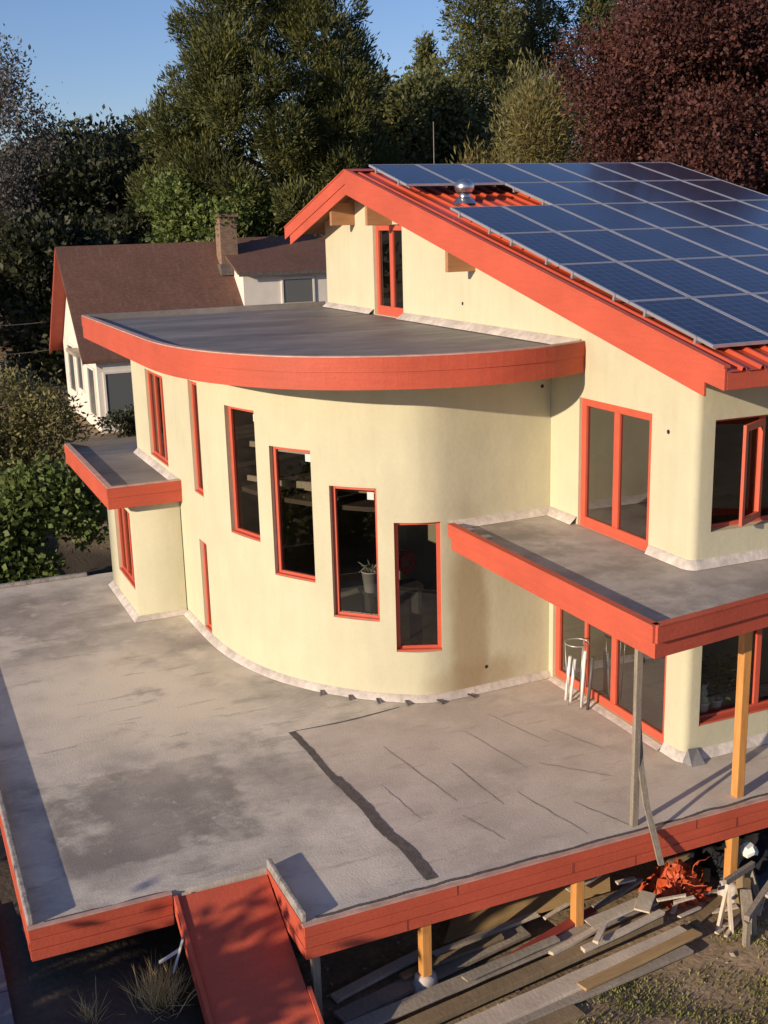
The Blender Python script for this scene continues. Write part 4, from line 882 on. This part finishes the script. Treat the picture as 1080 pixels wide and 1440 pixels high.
s = MB(); s.add([(0.30 + 0.13 * math.cos(a) * r_, -1.2 + 0.12 * math.sin(a) * r_, G + 0.62 + 0.12 * h + 0.03 * math.sin(3 * a)) for r_, h in ((1, 0), (1.1, 0.5), (0.6, 1)) for a in [k * math.pi / 4 for k in range(8)]],
                [[i * 8 + k, i * 8 + (k + 1) % 8, (i + 1) * 8 + (k + 1) % 8, (i + 1) * 8 + k] for i in range(2) for k in range(8)] + [[16 + k for k in range(8)]])
single('plastic_bag', s, 'white_pipe', 'crumpled white bag on top of the black sheeting', 'bag')

# ------------------------------------------------------------------ foliage
def unit(n): v = RNG.normal(size=(n, 3)); return v / np.linalg.norm(v, axis=1, keepdims=True)
def leaf_mesh(name, C, D, size, aspect, m_, parent=None, base=(0, 0, 0), jitter=1.0):
    """many small kite leaves: C centres, D growth directions, size lengths"""
    n = len(C); D = D / np.linalg.norm(D, axis=1, keepdims=True)
    S = np.cross(D, unit(n)); S /= np.linalg.norm(S, axis=1, keepdims=True)
    L = size[:, None]; w_ = L * aspect
    V = np.empty((n, 4, 3)); V[:, 0] = C; V[:, 1] = C + D * L * 0.45 + S * w_; V[:, 2] = C + D * L; V[:, 3] = C + D * L * 0.45 - S * w_
    V = V.reshape(-1, 3) - np.array(base)
    me = bpy.data.meshes.new(name); me.vertices.add(4 * n); me.vertices.foreach_set('co', V.astype(np.float32).ravel())
    me.loops.add(4 * n); me.loops.foreach_set('vertex_index', np.arange(4 * n, dtype=np.int32))
    me.polygons.add(n); me.polygons.foreach_set('loop_start', np.arange(0, 4 * n, 4, dtype=np.int32)); me.polygons.foreach_set('loop_total', np.full(n, 4, dtype=np.int32))
    me.materials.append(m_); me.update(); me.validate()
    o = bpy.data.objects.new(name, me); COL.objects.link(o)
    if parent is not None: o.parent = parent; o.location = Vector(base) - WLOC[parent]
    else: o.location = base
    WLOC[o] = Vector(base)
    return o
def trunk_limbs(t, loc, h, r, tips, seed=0, lean=0.0):
    s = MB(); x, y, z = loc
    s.tube([(x, y, z - 0.3), (x + lean * 0.3, y, z + h * 0.35), (x + lean * 0.7, y, z + h * 0.7), (x + lean, y, z + h * 0.97)], [r, r * 0.75, r * 0.45, r * 0.08], 9)
    s.build('trunk', M['bark'], t)
    s = MB()
    for p in tips:
        k = min(0.85, max(0.15, (p[2] - z) / h - 0.12)); a = (x + lean * k, y, z + h * k)
        mid = [(a[i] + p[i]) / 2 for i in range(3)]; mid[2] += 0.06 * h * (0.4 if k < 0.5 else 0.2)
        s.tube([a, mid, p], [r * 0.30, r * 0.17, r * 0.03], 5)
    if tips: s.build('limb', M['bark'], t)
def crown_tree(name, loc, h, lobes, nleaf, lsize, aspect, mt, label, cat='tree', group=None, r=0.3, updir=0.3, shell=0.55, lean=0.0, clump=10, spread=0.35, limbs=8, align=0.9):
    """trunk, limbs and a crown of leaf clumps spread through several lobes (cx, cy, cz, rx, ry, rz relative to loc)"""
    t = thing(name, loc, label, cat, group)
    L = np.array(lobes, float); vol = (L[:, 3] * L[:, 4] * L[:, 5]) ** 0.67; vol /= vol.sum()
    ncl = max(4, nleaf // clump); which = RNG.choice(len(L), ncl, p=vol)
    d = unit(ncl); rad = (shell + (1 - shell) * RNG.random(ncl)) * (1 + 0.10 * RNG.normal(size=ncl))
    cc = L[which, :3] + d * rad[:, None] * L[which, 3:6]
    dd = d.copy(); dd[:, 2] += updir
    C = np.repeat(cc, clump, 0) + RNG.normal(size=(ncl * clump, 3)) * spread
    D = np.repeat(dd, clump, 0) * 0.8 + unit(ncl * clump) * align
    sz = lsize * (0.6 + 0.8 * RNG.random(len(C)))
    ok = C[:, 2] > 0.05
    C = C[ok] + np.array(loc); D = D[ok]; sz = sz[ok]
    leaf_mesh('crown', C, D, sz, aspect, mt, t, loc)
    tips = [tuple(np.array(loc) + l[:3]) for l in L[np.argsort(-vol)][:limbs]]
    trunk_limbs(t, loc, h * 0.9, r, tips, lean=lean)
    return t
def pine_lobes(h, w_, n, seed, base=0.06, sharp=0.5, lob=0.26, power=1.0):
    rg = random.Random(seed); out = []
    for k in range(n):
        f = (k + 0.5) / n; z = h * (base + (0.97 - base) * f)
        prof = max(0.05, (1 - f) ** power) if sharp > 0.8 else max(0.02, 1 - (max(0, f - 0.3) / 0.7) ** 2.8) ** 0.5 * (0.8 + 0.2 * min(1, f / 0.3))
        a = k * 2.399 + rg.uniform(-.5, .5); q = prof * w_ * rg.uniform(0.45, 0.95)
        rr_ = w_ * lob * rg.uniform(0.7, 1.25) * (0.45 + 0.55 * prof)
        out.append((q * math.cos(a), q * math.sin(a), z, rr_, rr_, rr_ * 0.72))
    return out
def gz(x, y): return ground_z(x, y) - 0.05
def place(x, y): return (x, y, gz(x, y))

# the big pine behind the cottage
p = place(10.3, 49.0)
crown_tree('pine_tree', p, 20.0, pine_lobes(21.0, 6.7, 170, 3, base=0.06, lob=0.235), 260000, 0.27, 0.13, M['pine'], 'huge round topped pine towering behind the brown roofed cottage', r=0.55, updir=0.8, clump=18, spread=0.16, shell=0.66, limbs=30, align=0.5)
# copper beech beyond the roof
def beech_lobes(n):
    out = []
    for k in range(n):
        d = Vector((random.gauss(0, 1), random.gauss(0, 1), random.gauss(0, 1))).normalized() * random.uniform(0.35, 1.0) ** 0.5
        out.append((d.x * 5.7, d.y * 5.4, 9.8 + d.z * 8.4, 1.7 * random.uniform(.8, 1.25), 1.7, 1.5))
    return out
p = place(21.6, 26.5)
crown_tree('copper_beech', p, 19, beech_lobes(150), 280000, 0.155, 0.36, M['beech'],
           'dark red leaved beech tree beyond the solar roof', r=0.4, updir=0.1, clump=10, spread=0.24, shell=0.55, limbs=20)
crown_tree('lime_green_tree', place(4.6, 46.0), 9.5, [(random.gauss(0, 1.3), random.gauss(0, 1.2), 2.0 + 7.2 * k / 22.0, 1.3, 1.2, 1.1) for k in range(22)], 26000, 0.24, 0.3, M['bush'],
           'yellowish green tree under the left side of the huge pine', r=0.2, clump=9, spread=0.25, shell=0.5, updir=0.4)
# conifers between them
for x, y, h, w_, mt_, lab, n in [(35.0, 71, 29, 5.6, 'fir', 'tall dark fir behind the yellow shrubs, left of the red beech', 30000), (42.0, 76, 31, 6.0, 'fir', 'tall fir partly hidden by the red beech crown', 30000),
                               (31.7, 74, 19.6, 2.0, 'fir', 'slim pointed fir far behind, standing alone against the sky', 14000), (24.5, 66, 14.5, 3.6, 'fir', 'lower fir right behind the big pine', 16000), (46.6, 72, 28, 6.2, 'fir', 'fir filling the gap just left of the red beech crown', 26000)]:
    crown_tree('fir_tree', place(x, y), h, pine_lobes(h, w_, 90, int(x), base=0.05, sharp=1, power=0.75, lob=0.32), int(n * 2.4), 0.34, 0.17, M[mt_], lab, r=0.35, updir=0.15, clump=12, spread=0.24, shell=0.6, limbs=14, align=0.6, group='firs behind the houses')
def blob_lobes(n, rx, ry, h, seed, base=0.18, rl=0.42):
    rg = random.Random(seed); out = []
    for k in range(n):
        a = rg.uniform(0, 6.28); q = math.sqrt(rg.random()); f = rg.random(); z = h * (base + (0.92 - base) * f); pr = math.sqrt(max(0.05, 1 - (2 * f - 0.85) ** 2 / 1.6))
        out.append((q * rx * pr * math.cos(a), q * ry * pr * math.sin(a), z, rx * rl * rg.uniform(.7, 1.2), ry * rl, h * 0.13 * rg.uniform(.8, 1.3)))
    return out
far = [(-1.5, 66, 12.0, 5.0, 'dark broad tree at the far left behind the cottage gable'), (3.4, 70, 12.4, 4.6, 'dark broad tree between the far left tree and the big pine'), (-6.5, 60, 10.5, 4.5, 'dark tree behind the grey feathery tree'),
       (20.5, 62, 15.0, 4.6, 'dark shaded tree just right of the big pine'), (27.5, 68, 16.0, 5.0, 'dark shaded tree under the slim fir'), (20.5, 50, 10.5, 3.2, 'low dark tree behind the house ridge right of the pine'), (24.5, 47, 10.5, 3.4, 'low dark tree behind the yellow shrubs'),
       (38.0, 50, 18, 6.0, 'large dark tree behind the red beech'), (-10.5, 47, 9.0, 4.0, 'dark tree at the left edge below the power line'), (-1.8, 47, 7.5, 3.0, 'dark tree right behind the cottage gable'), (24.5, 60, 15.5, 3.6, 'rounded dark tree in front of the slim fir'), (6.8, 60, 12.0, 4.4, 'dark tree deep behind the yellowish green tree'), (0.8, 58, 10.5, 4.2, 'dark tree behind the cottage roof, left of the yellowish green tree'), (4.0, 50, 8.5, 3.0, 'low dark tree peeping over the cottage ridge')]
for k, (x, y, h, w_, lab) in enumerate(far):
    crown_tree('broadleaf_tree', place(x, y), h, blob_lobes(24, w_, w_, h, k + 40), 26000, 0.34, 0.30, M['fir' if k in (3, 4, 10) else 'dark_leaf'], lab, r=0.3, clump=9, spread=0.4, shell=0.5, group='dark trees behind the houses')
crown_tree('feathery_tree', place(-3.0, 57), 16.0, blob_lobes(30, 2.9, 2.9, 16.2, 77, base=0.2, rl=0.34), 20000, 0.24, 0.22, M['grey_leaf'], 'thin greyish feathery tree at the left edge against the sky', r=0.22, clump=8, spread=0.45, shell=0.3, limbs=20)
# yellow shrubs behind the ridge
for x, y, h, w_, n, lab in [(18.0, 36, 14.6, 2.6, 15000, 'tall yellowish shrubby tree beside the red beech'), (15.4, 34, 11.6, 1.7, 7000, 'low yellow shrub behind the solar roof ridge'), (21.5, 40, 15.5, 2.8, 12000, 'olive green tree behind the tall yellowish one')]:
    crown_tree('yellow_shrub', place(x, y), h, blob_lobes(20, w_, w_, h * 0.92, int(x * 3), base=0.1, rl=0.45), int(n * 1.8), 0.32, 0.10, M['broom' if n != 12000 else 'dry_bush'], lab, 'shrub', r=0.12, updir=0.9, clump=9, spread=0.3, shell=0.4, group='yellowish shrubs behind the roof')
# bushes beyond the terrace's far left corner
crown_tree('brown_bush', place(-8.0, 21.5), 4.2, [(-1.6, 0, 2.6, 1.8, 1.5, 1.5), (0.4, 0.2, 3.4, 1.7, 1.4, 1.3), (1.7, -0.3, 2.9, 1.1, 1.2, 1.2), (-0.6, -0.5, 1.9, 2.2, 1.4, 1.2), (-2.9, 0.3, 2.2, 1.3, 1.2, 1.4)], 26000, 0.15, 0.22, M['dry_bush'],
           'brownish green bush below the cottage gable', 'bush', r=0.10, clump=10, spread=0.2, shell=0.55, updir=0.4, limbs=5)
crown_tree('green_bush', place(-7.4, 17.2), 3.4, [(-1.1, 0, 1.55, 1.0, 0.9, 0.9), (0.1, 0.1, 2.6, 1.0, 0.8, 0.75), (0.9, 0.0, 2.5, 0.8, 0.8, 0.7), (-0.6, 0, 2.1, 0.9, 0.8, 0.7), (-1.6, -0.5, 0.9, 0.9, 0.7, 0.8), (-0.3, -0.6, 0.8, 0.8, 0.6, 0.6), (1.35, -.1, 2.0, 0.4, 0.5, 0.6)], 15000, 0.16, 0.42, M['bush'],
           'bright green large leaved bush at the terrace far corner', 'bush', r=0.08, clump=7, spread=0.2, shell=0.6, updir=0.2, limbs=5)
# shrubs added out of view on the left to shade the ramp and low ground
for k, (x, y, h, w_) in enumerate([(-17.2, -4.5, 3.5, 1.7), (-17.5, -1.0, 2.7, 1.7), (-17.2, 2.6, 2.5, 1.9), (-17.6, 6.4, 2.6, 1.9), (-17.3, 10.2, 2.4, 1.9)]):
    crown_tree('shade_shrub', place(x, y), h, blob_lobes(14, w_, w_ * 1.1, h * 0.93, k + 90, base=0.05, rl=0.5), 6000, 0.22, 0.35, M['bush'], 'green shrub added out of view to shade the ground, %s from the street end' % ['first', 'second', 'third', 'fourth', 'fifth'][k], 'shrub', r=0.08, clump=8, spread=0.25, shell=0.3, group='added shrubs shading the low ground')

# dry plants at the lower left, grass at the lower right
def tuft(name, loc, n, h, sp, mt, label, cat):
    C = np.tile(np.array(loc, float), (n, 1)) + RNG.normal(size=(n, 3)) * np.array([sp * 0.4, sp * 0.4, 0.0]); D = RNG.normal(size=(n, 3)) * 0.45 + np.array([0, 0, 1.0]); D[:, 2] = np.abs(D[:, 2])
    sz = h * (0.5 + 0.6 * RNG.random(n)); o = leaf_mesh(name, C, D, sz, 0.008, mt, None, loc); return tag(o, label, cat)
tuft('dry_plant', place(-8.28, -0.75), 420, 0.55, 0.30, M['straw'], 'clump of dry straw coloured stalks below the terrace edge left of the ramp', 'plant')
tuft('dry_plant', place(-9.12, -0.85), 70, 0.40, 0.16, M['straw'], 'thin dry plant with pale tips in the shade near the terrace corner', 'plant')
plank((-8.05, -0.55, -0.78), (-7.92, -0.62, -0.30), 0.04, 0.03, 'white_pipe', 'white stick leaning against the ramp beside the dry stalks', 'stick', group='white sticks by the ramp')
plank((-8.2, -0.5, -0.62), (-7.93, -0.52, -0.50), 0.04, 0.03, 'white_pipe', 'white stick lying level behind the dry stalks', 'stick', group='white sticks by the ramp')
n = 90000
gxy = np.column_stack([RNG.uniform(-4.2, 4.5, n), RNG.uniform(-6.5, -1.9, n)])
dens = np.sin(gxy[:, 0] * 2.1 + 0.6) * np.cos(gxy[:, 1] * 2.7) + 0.55 * np.sin(gxy[:, 0] * 5.3 + gxy[:, 1] * 4.1) + 0.6 * RNG.normal(size=n)
lim = -2.35 - 0.15 * np.sin(gxy[:, 0] * 3) + 0.4 * (gxy[:, 0] > -1.2)
keep = (dens > 0.15) & (gxy[:, 1] < lim + 0.2) & (gxy[:, 0] > -3.4 + 0.4 * RNG.normal(size=n))
gxy = gxy[keep]; C = np.column_stack([gxy, [ground_z(a, b) - 0.01 for a, b in gxy]])
D = RNG.normal(size=(len(C), 3)) * 0.7 + np.array([0, 0, 0.8]); D[:, 2] = np.abs(D[:, 2])
tag(leaf_mesh('grass', C, D, 0.025 + 0.055 * RNG.random(len(C)), 0.16, M['grass']), kind='stuff')
# chips and litter on the bare earth
n = 420; cx = RNG.uniform(-6.4, 1.6, n); cy = RNG.uniform(-2.9, 0.4, n)
C = np.column_stack([cx, cy, [ground_z(a, b) + 0.012 for a, b in zip(cx, cy)]]); D = RNG.normal(size=(n, 3)); D[:, 2] *= 0.15
tag(leaf_mesh('litter', C, D, 0.03 + 0.10 * RNG.random(n) ** 2, 0.25, M['grey_board']), kind='stuff')

# ------------------------------------------------------------------ the white cottage behind
cot = thing('white_cottage', (-2.9, 32, 0.3), 'white cottage with steep brown shingle roof, dormer and red gable trim', 'house')
CX0, CX1, CY0, CY1 = -2.85, 10.5, 32.0, 40.0; EZ, RZ = 3.42, 7.36
s = MB(); s.xprism([(CY0, -0.2), (CY0, EZ - 0.1), (36, RZ - 0.2), (CY1, EZ - 0.1), (CY1, -0.2)], CX0, CX1); s.build('wall', M['white_paint'], cot)
k = (RZ - EZ) / 4.0
def slope_slab(y0, z0, y1, z1, th_, x0, x1, m_, name, parent=cot):
    s = MB(); s.xprism([(y0, z0), (y1, z1), (y1, z1 - th_), (y0, z0 - th_)], x0, x1); return s.build(name, M[m_], parent)
r1 = slope_slab(31.75, EZ - 0.25 * k, 36, RZ, 0.12, -3.37, 10.9, 'shingle', 'roof')
r2_ = slope_slab(36.003, RZ, 40.5, EZ - 0.5 * k, 0.10, -3.37, 10.9, 'shingle', 'roof')
slope_slab(36.003, RZ - 0.103, 40.5, EZ - 0.5 * k - 0.103, 0.05, -3.36, 10.8, 'soffit_red', 'soffit')
slope_slab(36.003, RZ - 0.02, 40.52, EZ - 0.52 * k - 0.02, 0.26, -3.41, -3.372, 'soffit_red', 'rake_board')
slope_slab(31.74, EZ - 0.26 * k - 0.02, 36, RZ - 0.02, 0.14, -3.40, -3.372, 'shingle', 'rake_board')
ch = MB(); ch.box(3.1, 3.82, 34.7, 35.4, 5.6, 8.35); cho = ch.build('chimney', M['brick'], r1)
ch = MB(); ch.box(3.02, 3.90, 34.62, 35.48, 8.352, 8.47); ch.build('chimney_cap', M['brick'], cho)
ch = MB(); ch.box(3.0, 3.92, 34.5, 35.6, 6.0, 6.45); ch.build('flashing', M['seam'], cho)
nm = 420; C = np.column_stack([RNG.uniform(2.95, 3.75, nm), RNG.uniform(34.6, 35.4, nm), 8.4 + np.abs(RNG.normal(size=nm)) * 0.22 * RNG.choice([0.3, 1, -1.6], nm)])
leaf_mesh('ivy', C, unit(nm), 0.10 + 0.1 * RNG.random(nm), 0.4, M['bush'], cot, tuple(WLOC[cot]))
# dormer
s = MB(); s.xprism([(33.3, 3.9), (33.3, 6.1), (36.2, 7.1), (36.2, 5.0)], 3.56, 10.0); dm = s.build('dormer', M['white_paint'], cot)
slope_slab(33.0, 6.16, 36.4, 7.48, 0.10, 3.25, 10.4, 'shingle', 'dormer_roof')
s = MB(); s.box(3.3, 10.35, 32.96, 33.0, 5.98, 6.13); s.build('dormer_fascia', M['seam'], cot)
def cot_window(x0, x1, z0, z1, y, lab=None):
    s = MB(); f = 0.08
    s.box(x0 - f, x0, y - 0.06, y - 0.002, z0 - f, z1 + f); s.box(x1, x1 + f, y - 0.06, y - 0.002, z0 - f, z1 + f); s.box(x0, x1, y - 0.06, y - 0.002, z1, z1 + f); s.box(x0, x1, y - 0.06, y - 0.002, z0 - f, z0)
    o = s.build('window', M['white_paint'], cot)
    if lab: o['label'] = lab
    s = MB(); s.box(x0, x1, y - 0.03, y - 0.004, z0, z1); s.build('pane', M['cot_glass'], o)
M['cot_glass'] = mat('cottage_glass', (0.13, 0.135, 0.135), 0.12, spec=0.8)
cot_window(5.25, 6.55, 4.82, 5.78, 33.3, 'dormer window')
cot_window(-2.55, -0.6, 0.85, 2.6, 32.0, 'wide window under the eave')
cot_window(2.5, 4.2, 0.95, 2.52, 32.0)
for y0, y1, z0, z1 in [(32.5, 33.9, 0.9, 2.7), (35.2, 36.4, 1.6, 3.2), (37.2, 38.6, 1.3, 3.2)]:
    s = MB(); f = 0.09; x = CX0
    s.box(x - 0.06, x - 0.002, y0 - f, y0, z0 - f, z1 + f); s.box(x - 0.06, x - 0.002, y1, y1 + f, z0 - f, z1 + f); s.box(x - 0.06, x - 0.002, y0, y1, z1, z1 + f); s.box(x - 0.06, x - 0.002, y0, y1, z0 - f, z0)
    o = s.build('window', M['white_paint'], cot); s = MB(); s.box(x - 0.03, x - 0.004, y0, y1, z0, z1); s.build('pane', M['cot_glass'], o)
s = MB(); s.box(CX0 - 0.5, CX0 - 0.002, 33.6, 36.0, 3.15, 3.28); s.build('hood', M['grey_board'], cot)
# low dark shrub in front of the cottage
crown_tree('garden_shrub', place(-1.9, 29.5), 1.5, blob_lobes(10, 1.4, 1.0, 1.15, 5, base=0.05, rl=0.5), 3500, 0.16, 0.3, M['dark_leaf'], 'low dark shrub before the cottage window', 'shrub', r=0.05, clump=8, spread=0.15, shell=0.4, limbs=3)
# overhead cables and a bare pole
for k, (a, b, sag, lab) in enumerate([((-16, 34, 7.2), (-3.39, 39.5, 4.15), 0.9, 'upper thin overhead cable running to the cottage gable'), ((-16, 34, 5.6), (-3.39, 39.8, 2.9), 0.8, 'lower thin overhead cable running to the cottage gable')]):
    pts = [tuple(Vector(a).lerp(Vector(b), i / 16) - Vector((0, 0, sag * 4 * (i / 16) * (1 - i / 16)))) for i in range(17)]
    s = MB(); s.tube(pts, 0.02, 5); single('overhead_cable', s, 'cable', lab, 'cable', 'overhead cables at the cottage')
s = MB(); zz = gz(15.6, 40); s.tube([(15.6, 40, zz), (15.58, 40, 12.6)], [0.035, 0.02], 8); single('bare_pole', s, 'greywood', 'thin pale bare pole behind the roof ridge', 'pole')
